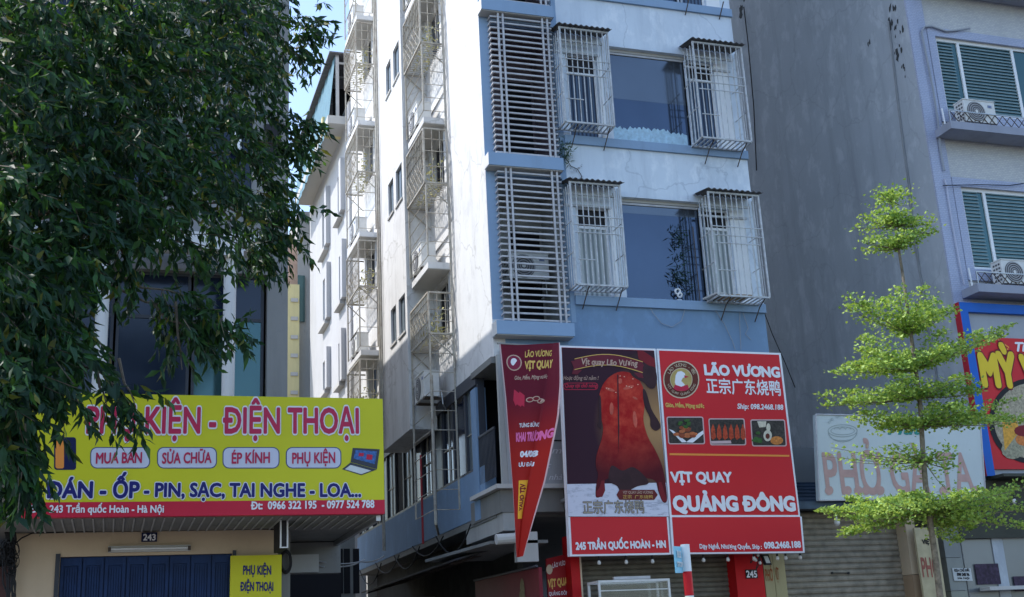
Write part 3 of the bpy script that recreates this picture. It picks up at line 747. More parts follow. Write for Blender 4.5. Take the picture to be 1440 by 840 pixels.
for k, (px, w) in enumerate(((142, .17), (322, .17))):
    x = PY(px, 470, 19.9).x
    MB().tube((x, 19.9, zc_+.13), (x, 19.9, zg1+.02), w*.62, 14).build('pillar', marble, lh)
    if k < 3: MB().box(x-.2, x+.2, 19.7, 20.1, zg1+.021, zg1+.12).build('capital', marble, lh)
MB().box(-4.2, XL-.6, 19.72, 20.1, zg1+.125, zg1+.42).build('architrave', marble, lh)
for k in range(2):
    for i in range(4):
        a = -3.6+i*1.6; z = zg1+1.5+3.2*k
        m = MB(); m.box(a, a+.9, YU+.1, YU+.13, z, z+1.5); m.build('window', navy_glass, lh)
# window opening seen at the top right of the leaves
q = PY(381, 196, YU)
MB().box(PY(371,190,YU).x, PY(395,190,YU).x, YU-.03, YU-.004, PY(381,222,YU).z, PY(381,176,YU).z).build('shutter_window', dark_m, lh)
MB().box(PY(329,200,YU).x-.06, PY(337,200,YU).x+.02, YU-.12, YU-.003, PY(333,215,YU).z, PY(333,187,YU).z).build('wall_box', white_pvc, lh)
# dark things in the mouth of the alley
MB().box(PY(404,790,19.3).x, PY(447,790,19.3).x, 19.2, 19.5, PY(420,806,19.3).z, PY(420,781,19.3).z).build('wall_cabinet', old_wall, lh)
MB().box(PY(458,800,24).x, PY(510,800,24).x-.15, 24, 24.2, .12, PY(480,742,24).z+.7).build('yard_wall', MAT['weathered_concrete'], lh)
for px in (477, 487, 500): MB().box(PY(px,800,24).x-.05, PY(px,800,24).x+.07, 23.97, 23.998, PY(px,835,24).z, PY(px,772,24).z).build('slit_window', black_m, lh)
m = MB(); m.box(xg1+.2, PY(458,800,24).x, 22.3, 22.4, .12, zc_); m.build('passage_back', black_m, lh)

# yellow sign
ys = thing('shop_sign', 'wide yellow PHỤ KIỆN - ĐIỆN THOẠI signboard on the canopy under the tree', 'sign', ((sx0+sx1)/2, SY, zc_))
zt = PY(541, 561, SY).z; zrd = PY(541, 703, SY).z
MB().box(sx0, sx1, SY, SY+.1, zc_-.01, zt).build('board', yellow_v, ys)
MB().box(sx0-.002, sx1+.002, SY-.004, SY+.102, zc_-.012, zrd).build('red_strip', flat("strip_red_vinyl", (0.55,0.02,0.05), .45, 0, .05), ys)
LY(ys, "PHỤ KIỆN - ĐIỆN THOẠI", 122, 504, 609, 36, SY, pinkred, bold=.028, outline=white_v, ow=.045)
dkl = flat("pill_outline", (0.03,0.05,0.2), .5, 0, 0)
for (a, b, s, ta, tb) in ((127,211,"MUA BÁN",135,199), (221,305,"SỬA CHỮA",228,297), (313,393,"ÉP KÍNH",326,379), (402,480,"PHỤ KIỆN",411,471)):
    m = MB(); m.cur = 0; artY(m, rrect(a,629,b,659,9), SY-.003); m.cur = 1; artY(m, rrect(a+1.3,630.2,b-1.3,657.8,8), SY-.006)
    m.build('pill_panel', [dkl, flat("pill_white", (0.60,0.62,0.74), .45, 0, .03)], ys)
    LY(ys, s, ta, tb, 652, 14.5, SY, pinkred, bold=.03, lift=.009, yb2=651)
LY(ys, "DÁN - ỐP", 67, 195, 700, 22, SY, navy_v, bold=.04, outline=white_v, ow=.05)
LY(ys, "- PIN, SẠC, TAI NGHE - LOA...", 203, 507, 698.5, 18.5, SY, navy_v, bold=.04, outline=white_v, ow=.05)
LY(ys, "Đ/c: 243 Trần quốc Hoàn - Hà Nội", 43, 230, 721, 10, SY, white_v, bold=.03, lift=.008)
LY(ys, "Đt:  0966 322 195  - 0977 524 788", 353, 526, 716.5, 10.5, SY, white_v, bold=.035, lift=.008, yb2=714)
m = MB(); artY(m, [(496,630),(534,632),(530,660),(493,650)], SY-.003); artY(m, [(493,650.5),(530,660.5),(508,668.5),(481,660)], SY-.0032)
lp = m.build('laptop_print', MAT['dark_window_frame'], ys, label='printed picture of an open laptop')
m = MB(); artY(m, [(500,633),(530,635),(527,653),(497,645)], SY-.006); m.build('laptop_screen_print', flat("screen_print", (0.06,0.16,0.42), .4, 0, .5, 30), ys)
m = MB(); artY(m, [(505,637),(512,637.5),(511,642),(504,641.5)], SY-.008); artY(m, [(516,639),(524,640),(523,647),(515,646)], SY-.008); m.build('screen_tiles_print', crim_v, ys)
m = MB(); artY(m, [(493,654),(522,662),(508,667),(485,660)], SY-.006); m.build('laptop_keyboard_print', steel_m, ys)
m = MB(); m.cur = 0; artY(m, rrect(76,615,107,661,4), SY-.003); m.cur = 1; artY(m, rrect(78,617,90,659,3), SY-.006); m.build('phone_print', [flat("phone_navy", (0.015,0.02,0.08), .4, 0, .1), orange_v], ys, label='printed picture of an orange phone')
# small sign, number plate, lamp, side-on sign
s2 = thing('wall_sign', 'small yellow PHỤ KIỆN ĐIỆN THOẠI sign beside the blue door', 'sign', (PY(361,840,YG-.06).x, YG-.06, 2.2))
Y2 = YG-.08
MB().box(PY(324,800,Y2).x, PY(396,800,Y2).x, Y2, Y2+.05, 1.6, PY(360,781,Y2).z).build('board', yellow_v, s2)
LY(s2, "PHỤ KIỆN", 342, 381, 808, 12, Y2, navy_v, bold=.035); LY(s2, "ĐIỆN THOẠI", 338, 384, 831, 12, Y2, navy_v, bold=.035)
s3 = thing('number_plate', 'small blue house number plate reading 243 above the blue door', 'number plate', (PY(210,755,YG).x, YG, PY(210,763,YG).z))
Y3 = YG-.03
MB().box(PY(199,755,Y3).x, PY(221,755,Y3).x, Y3, Y3+.02, PY(210,762,Y3).z, PY(210,749,Y3).z).build('plate', flat("plate_blue", (0.01,0.015,0.06), .4, 0, 0), s3)
LY(s3, "243", 201.5, 218.5, 760, 8.5, Y3, white_v, bold=.03)
lt = thing('tube_lamp', 'unlit fluorescent tube lamp fixed above the blue door', 'lamp', (PY(210,772,YG).x, YG, PY(210,777,YG).z))
a, b = PY(152,775,YG-.05), PY(268,771,YG-.05)
MB().box(a.x, b.x, YG-.05, YG-.001, a.z-.02, a.z+.065).build('housing', soffit_m, lt)
MB().tube((a.x+.04, YG-.075, a.z+.02), (b.x-.04, YG-.075, a.z+.02), .013, 8).build('tube', MAT['white_window_frame'], lt)
MB().box(a.x-.001, a.x+.035, YG-.09, YG-.051, a.z-.01, a.z+.045).box(b.x-.035, b.x+.001, YG-.09, YG-.051, a.z-.01, a.z+.045).build('end_caps', rust_m, lt)
hsn = thing('hanging_sign', 'slim lightbox seen edge-on, hung under the yellow sign canopy', 'sign', (PY(400,745,16.6).x, 16.6, PY(400,770,16.6).z))
a = PY(394,771,16.6); b = PY(405,724,16.6)
MB().box(a.x, b.x, 16.6, 17.3, a.z, b.z).build('case', dark_m, hsn)
m = MB(); t = .016; m.box(a.x-.004, a.x+t, 16.59, 16.62, a.z, b.z).box(b.x-t, b.x+.004, 16.59, 16.62, a.z, b.z).box(a.x+t, b.x-t, 16.59, 16.62, a.z, a.z+t).box(a.x+t, b.x-t, 16.59, 16.62, b.z-t, b.z); m.build('edge_trim', white_pvc, hsn)
# cables
def cable(name, label, pts, r, mat, cat='cable', sag=0.0, n=10):
    m = MB(); out = []
    for a, b in zip(pts[:-1], pts[1:]):
        for i in range(n): t = i/n; p = Vector(a).lerp(Vector(b), t); p.z -= sag*4*t*(1-t); out.append(p)
    out.append(Vector(pts[-1])); m.path(out, r, 5)
    return tag(m.build(name, mat), label, cat)
cable('cable', 'black cable arching along the top of the beige wall', [PY(x,y,YG-.06) for x,y in ((20,766),(30,757),(45,750),(80,749),(150,746),(250,742),(340,742),(386,745))], .010, cable_m, n=3)
cable('cable', 'thin cable looping under the yellow sign canopy beside the edge-on lightbox', [PY(x,y,YG-.3) for x,y in ((330,725),(345,731),(362,737),(378,735),(392,727))], .007, cable_m, n=3)
m = MB(); rr = random.Random(3)
for i in range(16):
    cx, cy, r = rr.uniform(8,24), rr.uniform(770,800), rr.uniform(6,16)
    pts = [PY(cx+r*.6*math.cos(t), cy+r*math.sin(t), YG-.1-rr.random()*.1) for t in [2*math.pi*j/14 for j in range(15)]]; m.path(pts, .007, 4)
for i in range(9):
    x = rr.uniform(8,20); m.path([PY(x+rr.uniform(-5,5), 740+20*j, YG-.12) for j in range(6)] , .012, 5)
tag(m.build('cable_bundle', cable_m), 'tangled bundle of black cables on the left edge of the beige wall', 'cable')
cb = thing('cable_coil', 'coil of black cable hanging beside the small yellow sign', 'cable', (PY(402,790,17.6).x, 17.6, PY(402,805,17.6).z))
m = MB()
for i in range(5):
    m.path([PY(402+(6+i*.5)*math.cos(t), 790+(13+i)*math.sin(t), 17.55+.02*i) for t in [2*math.pi*j/18 for j in range(19)]], .010, 5)
m.build('loops', cable_m, cb)
MB().tube((PY(401,800,17.7).x, 17.7, .12), (PY(401,800,17.7).x, 17.7, zc_-.02), .03, 8).build('pole', steel_m, cb)
cable('cable', 'upper of two pale cables crossing the alley below the yellow sign', [PY(447,789,19.3), PY(508,790,19.9), PY(540,782,20.3)], .012, MAT['galvanised_steel'], sag=.04)
cable('cable', 'lower of two pale cables sagging across the alley below the yellow sign', [PY(447,795,19.3), PY(480,797,19.7), PY(512,787,20)], .012, MAT['galvanised_steel'], sag=.03)
# dark neighbour at the far left
nb = thing('left_neighbour_house', 'dark reddish house front at the left edge beyond the cable bundle', 'building', (-3, 18.3, .12))
MB().box(-8, xg0-.02, 18.2, 24, .12, 3.2).build('wall', flat("dark_red_brown_paint", (0.10,0.05,0.045), .8, 0, .4, 3), nb)
MB().box(-8, xg0-.4, 19.5, 25, 3.2, 10.5).build('upper_wall', stucco("buff_paint", (0.36,0.29,0.21), (0.15,0.12,0.1), .4, .4), nb)
MB().box(-8, xg0-.3, 18.0, 19.49, 3.202, 3.35).build('ledge', old_wall, nb)
# ================================================================== RED SIGNS OF NUMBER 245
SG = 18.55
def board(name, label, quad, Y, depth, face, border, bw=2.6, loc=None):
    P3 = [PY(x, y, Y) for x, y in quad]
    r_ = thing(name, label, 'sign', ((P3[2].x+P3[3].x)/2, Y, min(p.z for p in P3)))
    MB().prism([(p.x, Y+.004, p.z) for p in P3], (0, depth, 0)).build('case', white_v, r_)
    c = [sum(q[0] for q in quad)/4, sum(q[1] for q in quad)/4]
    inn = []
    for (x, y) in quad: inn.append((x + (bw if x < c[0] else -bw), y + (bw if y < c[1] else -bw)))
    m = MB(); artY(m, inn, Y); fp = m.build('face_panel', face, r_)
    return r_
# poster face: dark plum with a tan glow beside the duck (print)
pm, t, b = nodes("poster_print"); b.inputs['Roughness'].default_value = .6; b.inputs["Specular IOR Level"].default_value = .08
g = t.nodes.new("ShaderNodeNewGeometry"); va = N(t, "ShaderNodeVectorMath"); va.operation = 'DISTANCE'; t.links.new(g.outputs['Position'], va.inputs[0])
va.inputs[1].default_value = PY(922, 600, SG)
t.links.new(mixc(t, ramp(t, va.outputs['Value'], .15, 1.15, 1, 0), (0.050,0.022,0.034), (0.42,0.24,0.11)), b.inputs['Base Color'])
dm, t, b = nodes("duck_print"); b.inputs['Roughness'].default_value = .5; b.inputs["Specular IOR Level"].default_value = .1
g = t.nodes.new("ShaderNodeNewGeometry"); va = N(t, "ShaderNodeVectorMath"); va.operation = 'DISTANCE'; t.links.new(g.outputs['Position'], va.inputs[0])
va.inputs[1].default_value = PY(876, 570, SG)
t.links.new(mixc(t, ramp(t, va.outputs['Value'], .35, 1.25, 0, 1), mixc(t, ramp(t, noise(t, 5, 7), .4, .75, 0, 1), (0.40,0.014,0.014), (0.66,0.08,0.045)), (0.10,0.012,0.018)), b.inputs['Base Color'])
dd = flat("duck_dark_print", (0.045,0.015,0.02), .45, 0, .3, 6)
mb_print, t, b = nodes("marble_print"); b.inputs['Roughness'].default_value = .4
t.links.new(mixc(t, ramp(t, noise(t, 5, 9, (1,1,3), .7), .5, .66), (0.62,0.62,0.72), (0.33,0.34,0.42)), b.inputs['Base Color'])
dk = board('duck_sign', 'upright red and dark signboard with a roast duck picture, left of the plain red board', [(787,486),(922,490.5),(944,780),(802,782.5)], SG, .12, red_m, white_v)
Y = SG - .003
m = MB(); artY(m, [(790,489),(920,493.5),(941,727),(799.5,727)], Y); m.build('poster_print', pm, dk)
m = MB(); artY(m, [(797,681),(937,679),(941,726.5),(799.5,726.5)], Y-.003); m.build('marble_table_print', mb_print, dk)
body = [(868,524),(880,523),(893,528),(902,540),(907,556),(906,575),(905,592),(911,614),(922,634),(931,655),(936,680),(938,704),(932,706),(926,692),(921,676),(905,672),(890,668),(880,672),(868,671),(851,675),(849,688),(845,698),(838,699),(838,684),(841,668),(838,655),(839,640),(846,618),(848,600),(843,580),(842,562),(846,545),(855,532)]
m = MB(); artY(m, smooth(body), Y-.006); m.build('roast_duck_print', dm, dk, label='printed picture of a hanging roast duck')
m = MB(); artY(m, smooth([(860,655),(875,662),(890,657),(905,668),(912,680),(897,684),(886,690),(884,696),(874,696),(868,684),(856,676)]), Y-.0085); artY(m, smooth([(904,548),(909,552),(916,575),(926,592),(929,601),(922,606),(915,600),(914,588),(906,570)]), Y-.0085)
artY(m, smooth([(842,560),(845,560),(846,600),(843,602),(840,598),(842,590)]), Y-.0085); artY(m, smooth([(880,505),(893,497),(905,500),(918,512),(924,530),(921,545),(913,546),(905,538),(893,532),(886,524)]), Y-.0085)
m.build('duck_shadow_print', dd, dk)
m = MB(); artY(m, [(896,492.5),(905,494),(921,505),(922,517),(912,514),(898,505)], Y-.0095); artY(m, [(846,676),(850,676),(851,690),(847,699),(839,699),(838,692),(843,686)], Y-.0095); artY(m, [(926,678),(930,678),(938,704),(932,706),(927,692)], Y-.0095)
m.build('duck_leg_print', maroon_p, dk)
m = MB(); arc = [(808+96*i/12, 505-8.5*math.sin(math.pi*i/12)+i*.35) for i in range(13)]
artY(m, arc + [(x, y+15) for x, y in arc[::-1]], Y-.012)
artY(m, [(803,508),(813,507),(812,521),(819,520),(812,527),(804,526),(807,517)], Y-.011); artY(m, [(896,512),(906,513),(902,521),(905,532),(898,531),(891,524),(898,525)], Y-.011)
m.build('ribbon_print', flat("ribbon_print", (0.15,0.015,0.03), .5, 0, .1), dk, label='printed dark red ribbon banner')
m = MB()
for off in (0, 15):
    for i in range(12): (x0,y0),(x1,y1) = arc[i], arc[i+1]; artY(m, [(x0,y0+off-.5),(x1,y1+off-.5),(x1,y1+off+.5),(x0,y0+off+.5)], Y-.0135)
m.build('ribbon_edge_print', MAT['gold_vinyl'], dk, kind='stuff')
ribbon_t = flat("ribbon_text", (0.55,0.36,0.28), .5, 0, 0)
LY(dk, "Vịt quay Lão Vương", 817, 896, 512.5, 8, Y-.012, ribbon_t, bold=.03, shear=.2, yb2=515)
LY(dk, "Hoạt động từ năm !", 792, 841, 534.5, 5.5, Y, ribbon_t, bold=.01, shear=.3)
LY(dk, "Quay tại chỗ nóng", 794, 839, 545, 5, Y, MAT['crimson_vinyl'], bold=.03, shear=.3)
m = MB(); o = rrect(792,538.5,841,548.5,4.5,4); i_ = rrect(792.8,539.3,840.2,547.7,3.9,4); n = len(o)
for j in range(n): artY(m, [o[j], o[(j+1)%n], i_[(j+1)%n], i_[j]], Y-.003)
m.build('pill_outline_print', MAT['crimson_vinyl'], dk)
m = MB(); artY(m, [(867,696),(871,689),(920,689),(925,696),(920,703),(871,703)], Y-.012); m.build('plaque_print', flat("plaque_print", (0.15,0.02,0.02), .5, 0, .1), dk)
LY(dk, "VỊT QUAY LÃO VƯƠNG", 876, 918, 694.5, 3.6, Y-.012, ribbon_t, bold=.02); LY(dk, "正宗  广东烧鸭", 876, 918, 701, 3.8, Y-.012, gold_v, bold=.01)
LY(dk, "正宗广东烧鸭", 820, 906, 721, 13.5, Y-.003, flat("gold_grey_print", (0.42,0.36,0.27), .5, 0, 0), bold=.012, outline=flat("dark_print", (0.10,0.08,0.10), .5, 0, 0), ow=.022, yb2=720)
LY(dk, "245 TRẦN QUỐC HOÀN - HN", 810, 936, 773, 9.5, SG, white_v, bold=.055, yb2=770)
m = MB()


soft = flat("duck_sheen_print", (0.62,0.10,0.06), .3, 0, .3, 9)
artY(m, [(868,527),(869.5,527),(871,600),(869.8,640),(869,600)], Y-.0105)
m.build('duck_seam_print', dd, dk); m = MB()
for (x, y, w, h, a) in ((858,548,7,2.2,.3),(884,545,8,2.4,-.3),(893,560,4,1.6,.5),(860,575,3,9,0),(893,590,3,12,-.1),(872,536,3,4,0)): artY(m, [(x+w*math.cos(t_)*math.cos(a)-h*math.sin(t_)*math.sin(a), y+w*math.cos(t_)*math.sin(a)+h*math.sin(t_)*math.cos(a)) for t_ in [2*math.pi*i/14 for i in range(14)]], Y-.0092)
m.build('duck_sheen_print', soft, dk); m = MB()
for (x, y) in ((853,546),(856,547),(881,543),(885,544),(888,545),(866,552),(890,533),(897,541),(872,529),(878,530)): artY(m, circ(x, y, 1.1, .7, 6), Y-.0112)
m.build('glaze_highlight_print', flat("glaze_print", (0.75,0.42,0.30), .4, 0, 0), dk, kind='stuff')

rs = board('red_sign', 'wide red QUẢNG ĐÔNG signboard with round duck emblem and three food photos', [(924,490.5),(1098,496.5),(1125.5,727),(942,727)], SG-.01, .12, red_m, white_v)
m = MB(); q = [(942.5,727),(1127.5,726.5),(1132,777.5),(946,779.5)]
low = MB().prism([(p.x, SG-.016, p.z) for p in [PY(x,y,SG-.02) for x,y in q]], (0,.12,0)).build('lower_case', white_v, rs)
artY(m, [(945,727.5),(1125,727),(1129.3,775.3),(948.5,777.3)], SG-.02); m.build('lower_panel', red_m, rs)
Y = SG-.01
logo_c = (958, 534)
ring_b, brown = flat("emblem_cream", (0.62,0.50,0.36), .5, 0, 0), flat("emblem_brown", (0.13,0.03,0.02), .5, 0, 0)
m = MB()
for j, (r_, mm) in enumerate(((26.5,0),(24.8,1),(16.5,0),(15.6,2))): m.cur = mm; artY(m, circ(958, 534, r_*.96, r_), Y-.003-.003*j)
m.build('emblem', [ring_b, brown, flat("emblem_gold", (0.50,0.37,0.13), .5, 0, .15, 9)], rs, label='round brown and cream duck emblem')
m = MB(); artY(m, [(950,528),(953,523),(958,522),(963,525),(964,530),(960,532),(958,536),(963,541),(960,546),(952,545),(949,538)], Y-.015); m.build('emblem_duck', white_v, rs)
m = MB(); artY(m, [(949,541),(958,544),(967,541),(969,547),(963,550),(953,550),(947,547)], Y-.018); artY(m, [(962,528),(969,530),(963,532)], Y-.018); m.build('emblem_apron', crim_v, rs)
def ringtext(par, s, cx, cy, r, a0, a1, h, Y, mat, inside=False):
    n = len(s); mbx = MB()
    for i, ch in enumerate(s):
        if ch == ' ': continue
        a = math.radians(a0 + (a1-a0)*i/(n-1)); v, fcs = text_mesh(ch, 0)
        c = PY(cx + r*.96*math.sin(a), cy - r*math.cos(a), Y); sc = (PY(cx,cy-h,Y).z-PY(cx,cy,Y).z)/CAP
        ang = -a if not inside else -a + math.pi
        w = (v[:,0].min()+v[:,0].max())/2
        mbx.add([(c.x + ((p[0]-w)*math.cos(ang)-(p[1]-.34)*math.sin(ang))*sc, Y-.012, c.z + ((p[0]-w)*math.sin(ang)+(p[1]-.34)*math.cos(ang))*sc) for p in v], fcs)
    mbx.build('lettering', mat, par)
ringtext(rs, "LÃO VƯƠNG - 老王", 958, 534, 20.5, -62, 62, 4.2, Y, ring_b); ringtext(rs, "VỊT QUAY QUẢNG ĐÔNG"[::-1], 958, 534, 20.5, 112, 248, 3.2, Y, ring_b, True)
LY(rs, "LÃO VƯƠNG", 991.5, 1096.5, 527, 13.5, Y, white_v, bold=.055, yb2=530.5)
LY(rs, "正宗广东烧鸭", 994, 1098, 551.5, 16, Y, white_v, bold=.018, yb2=555)
LY(rs, "Giòn, Mềm, Mọng nước", 936, 990, 572.5, 5.5, Y, gold_v, bold=.05, yb2=574)
LY(rs, "Ship: 098.2468.188", 1037, 1101, 575, 7, Y, white_v, bold=.03, shear=.15, yb2=576.5)
food = [[(0.30,0.07,0.03),(0.55,0.16,0.06)],[(0.36,0.05,0.02),(0.5,0.14,0.05)],[(0.07,0.09,0.03),(0.55,0.25,0.08)]]
frm = flat("photo_border_vinyl", (0.60,0.42,0.42), .5, 0, 0)
for k, (x0, x1, y0, y1) in enumerate(((938,990,586,625),(997,1048,588.5,626.5),(1056,1105,590,628))):
    sh = 2.2
    m = MB(); artY(m, [(x+ (y-y0)*.07-1, y) for x, y in rrect(x0, y0, x1, y1, 3)], Y-.003); m.build('photo_border', frm, rs)
    pmn = flat("food_backdrop_print", (0.055,0.045,0.04), .4, 0, .6, 25)
    m = MB(); artY(m, [(x+ (y-y0)*.07-1, y) for x, y in rrect(x0+1.6, y0+1.6, x1-1.6, y1-1.6, 2)], Y-.006); m.build('food_photo', pmn, rs)
    w, h = x1-x0, y1-y0
    layers = []
    if k == 0:
        m = MB(); artY(m, [(x0+.05*w,y0+.45*h),(x0+.16*w,y0+.5*h),(x0+.55*w,y0+.93*h),(x0+.4*w,y0+.93*h)], Y-.009); artY(m, [(x0+.5*w,y0+.93*h),(x0+.97*w,y0+.5*h),(x0+.99*w,y0+.62*h),(x0+.7*w,y0+.94*h)], Y-.009); m.build('plate_print', white_v, rs)
        pts = [(x0+(.22+.6*rng.random())*w, y0+(.38+.4*rng.random())*h) for _ in range(16)]
        for c_ in (0, 1):
            m = MB()
            for j, (a, b_) in enumerate(pts[c_::2]): artY(m, circ(a, b_, 4.5, 2.4, 8, rng.random()*3), Y-.012-.001*j-.0005*c_)
            m.build('meat_print', flat("meat_print_%d" % c_, food[0][c_], .4, 0, .3, 20), rs)
        m = MB()
        for j in range(9): artY(m, circ(x0+(.3+.3*rng.random())*w, y0+(.12+.28*rng.random())*h, 3.4, 1.8, 6, rng.random()*3), Y-.021-.0008*j)
        m.build('herb_print', flat("herb_print", (0.05,0.13,0.03), .4, 0, .3, 20), rs)
    elif k == 1:
        m = MB()
        for j in range(6): artY(m, [(x0+(.06+j*.165)*w, y0+.4*h),(x0+(.11+j*.165)*w, y0+.2*h),(x0+(.17+j*.165)*w, y0+.42*h),(x0+(.19+j*.165)*w, y0+.72*h),(x0+(.11+j*.165)*w, y0+.8*h),(x0+(.05+j*.165)*w, y0+.7*h)], Y-.009)
        m.build('hanging_duck_print', flat("hung_duck_print", (0.50,0.07,0.03), .4, 0, .5, 25), rs)
        m = MB(); artY(m, [(x0+.05*w,y0+.84*h),(x0+.6*w,y0+.82*h),(x0+.62*w,y0+.93*h),(x0+.07*w,y0+.94*h)], Y-.011); m.build('tray_print', frm, rs)
    else:
        m = MB(); artY(m, [(x0+.18*w,y0+.07*h),(x0+.44*w,y0+.07*h),(x0+.42*w,y0+.28*h),(x0+.24*w,y0+.3*h)], Y-.009); artY(m, circ(x0+.48*w,y0+.6*h,6,8,14), Y-.009); artY(m, circ(x0+.5*w,y0+.3*h,3,6,10), Y-.0095); m.build('garnish_print', flat("garnish_print", (0.66,0.60,0.48), .4, 0, .2, 20), rs)
        m = MB(); artY(m, circ(x0+.48*w,y0+.62*h,3,4,12), Y-.012); m.build('garnish_core_print', brown, rs)
        m = MB(); artY(m, circ(x0+.74*w,y0+.78*h,9,6,14), Y-.0125); m.build('orange_slice_print', flat("orange_slice_print", (0.62,0.22,0.05), .4, 0, .4, 25), rs)
        m = MB()
        for j in range(8): artY(m, circ(x0+(.08+.2*rng.random())*w, y0+(.45+.4*rng.random())*h, 3.6, 2.2, 7, rng.random()*3), Y-.013-.0006*j)
        m.build('herb_print', flat("herb_print", (0.05,0.13,0.03)), rs)
m = MB(); artY(m, [(941.5,637.5),(1110,640),(1110,642.5),(941.5,640.3)], Y-.003); m.build('orange_rule', orange_v, rs)
LY(rs, "VỊT QUAY", 944, 1029, 678, 13.5, Y, white_v, bold=.05, yb2=678)
LY(rs, "QUẢNG ĐÔNG", 948, 1118, 718.0, 19.5, Y-.006, white_v, bold=.06, yb2=718)
LY(rs, "Dạy Nghề, Nhượng Quyền, Ship :", 984, 1071, 771.5, 6, SG-.02, white_v, bold=.035, yb2=772)
LY(rs, "098.2468.188", 1075, 1126, 771.5, 8.5, SG-.02, white_v, bold=.05, yb2=770)
m = MB(); m.box(PY(790,600,SG).x+.1, PY(1100,600,SG).x, SG+.13, YF-.01, PY(900,560,SG).z, PY(900,560,SG).z+.05).box(PY(790,600,SG).x+.1, PY(1100,600,SG).x, SG+.13, YF-.01, PY(900,700,SG).z, PY(900,700,SG).z+.05)
# (the two support bars are one welded bracket each)
m.build('support_bars', steel_m, rs)

# --- white board with cursive writing behind the banner
wb = thing('cursive_board', 'weathered grey white board with cursive writing, behind the triangular banner', 'sign', (PY(750,680,19.06).x, 19.06, PY(750,682,19.06).z))
YW = 19.06
P4 = [PY(704,490,YW), PY(786,490,YW), PY(796,681,YW), PY(716,681,YW)]
m = MB(); m.prism(P4, (0,.05,0)); m.build('panel', stucco("weathered_board", (0.36,0.37,0.38), (0.15,0.15,0.15), .3, .5), wb)
curs = flat("faded_cursive", (0.62,0.63,0.66), .5, 0, 0)
LY(wb, "làm", 764, 788, 638, 9, YW, curs, bold=.005, shear=.35); LY(wb, "ốc", 756, 773, 658, 8, YW, curs, bold=.005, shear=.35); LY(wb, "tại nhà", 752, 790, 675, 8, YW, curs, bold=.005, shear=.35)
m = MB(); artY(m, [(776,618.5),(790,618.8),(790,621),(776,620.6)], YW-.004); artY(m, [(778,560),(790,560),(790,562),(778,562)], YW-.004); m.build('panel_joint', cable_m, wb)

# --- triangular hanging banner (cloth), its right part folded and turned to the sun
bn = thing('banner', 'long triangular dark red cloth banner hanging left of the duck signboard', 'banner', (PY(728,780,18.12).x, 18.12, PY(728,780,18.12).z))
YB = 18.12
def ban_pt(u, v):
    """u 0..1 across, v 0..1 down; measured outline of the cloth on its hanging plane"""
    yl = 484 + v*(784-484); xl = np.interp(yl, [484,560,690,784],[702,711,722,727]); xr = np.interp(yl, [484,545,600,680,740,784],[784,779,771,757,741,730])
    foldx = np.interp(yl, [484,560,640,720,784],[775,764,750,735,728.5])
    uf = .78
    if u <= uf: x = xl + (foldx-xl)*u/uf; dy = .05*math.sin(u*5.5+v*2)*(1-v*.5)
    else: s_ = (u-uf)/(1-uf); x = foldx + (xr-foldx)*s_; dy = .05*math.sin(uf*5.5+v*2)*(1-v*.5) - .55*s_*min(1, v*2.5+.1)*(1-.6*v)
    p = PY(x, yl, YB); p.y += dy; return Vector((p.x, p.y, p.z))
def ban_grid(mb, us, vs, lift=0.0):
    G = [[ban_pt(u, v) - Vector((0, lift, 0)) for u in us] for v in vs]
    for i in range(len(vs)-1):
        for j in range(len(us)-1): mb.poly([G[i][j], G[i+1][j], G[i+1][j+1], G[i][j+1]])
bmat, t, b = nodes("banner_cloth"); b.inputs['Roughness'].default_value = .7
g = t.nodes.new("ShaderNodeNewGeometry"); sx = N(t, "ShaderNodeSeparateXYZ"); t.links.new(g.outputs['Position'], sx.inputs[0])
cc = mixc(t, ramp(t, sx.outputs[2], PY(740,640,YB).z, PY(740,560,YB).z), (0.55,0.02,0.012), (0.19,0.008,0.03)); t.links.new(cc, b.inputs['Base Color'])  # red to purple print; its darker top also stands in for shade
tr = N(t, "ShaderNodeBsdfTranslucent"); t.links.new(cc, tr.inputs[0]); mx = N(t, "ShaderNodeMixShader"); mx.inputs[0].default_value = .5
t.links.new(b.outputs[0], mx.inputs[1]); t.links.new(tr.outputs[0], mx.inputs[2]); t.links.new(mx.outputs[0], t.nodes["Material Output"].inputs[0])
us = [i/24 for i in range(25)]; vs = [i/40 for i in range(41)]
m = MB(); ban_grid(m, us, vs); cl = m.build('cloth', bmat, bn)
m = MB(); ban_grid(m, [0, .012, .022], vs, .004); ban_grid(m, [.978, .988, 1.0], vs, .004); m.build('piping', flat("banner_piping", (0.62,0.42,0.42), .6, 0, .1), bn)
def BT(s, v0, u0, u1, hv, mat, bold=.03, shear=0.0):
    v, fcs = text_mesh(s, 0, shear); x0, x1 = v[:,0].min(), v[:,0].max(); mb_ = MB()
    for j, (ox, oy) in enumerate(stroke_shifts(bold)):
        pts = []
        for p in v:
            u = u0 + (u1-u0)*(p[0]+ox-x0)/(x1-x0); vv = v0 - hv*(p[1]+oy)/CAP; q = ban_pt(u, vv); pts.append((q.x, q.y-.008-.0003*j-p[2], q.z))
        mb_.add(pts, fcs)
    mb_.build('lettering', mat, bn)
BT("LÃO VƯƠNG", .06, .40, .80, .026, gold_v); BT("VỊT QUAY", .115, .40, .84, .034, gold_v, .05); BT("Giòn, Mềm, Mọng nước", .145+.02, .22, .78, .018, ribbon_t, .02, .3)
BT("TƯNG BỪNG", .39, .30, .78, .018, white_v, .02); BT("KHAI TRƯƠNG", .455, .22, .97, .038, flat("pink_vinyl", (0.75,0.16,0.38), .5, 0, 0), .06); BT("04/08", .53, .34, .82, .026, white_v, .05); BT("ƯU ĐÃI", .575, .30, .80, .018, white_v, .03)
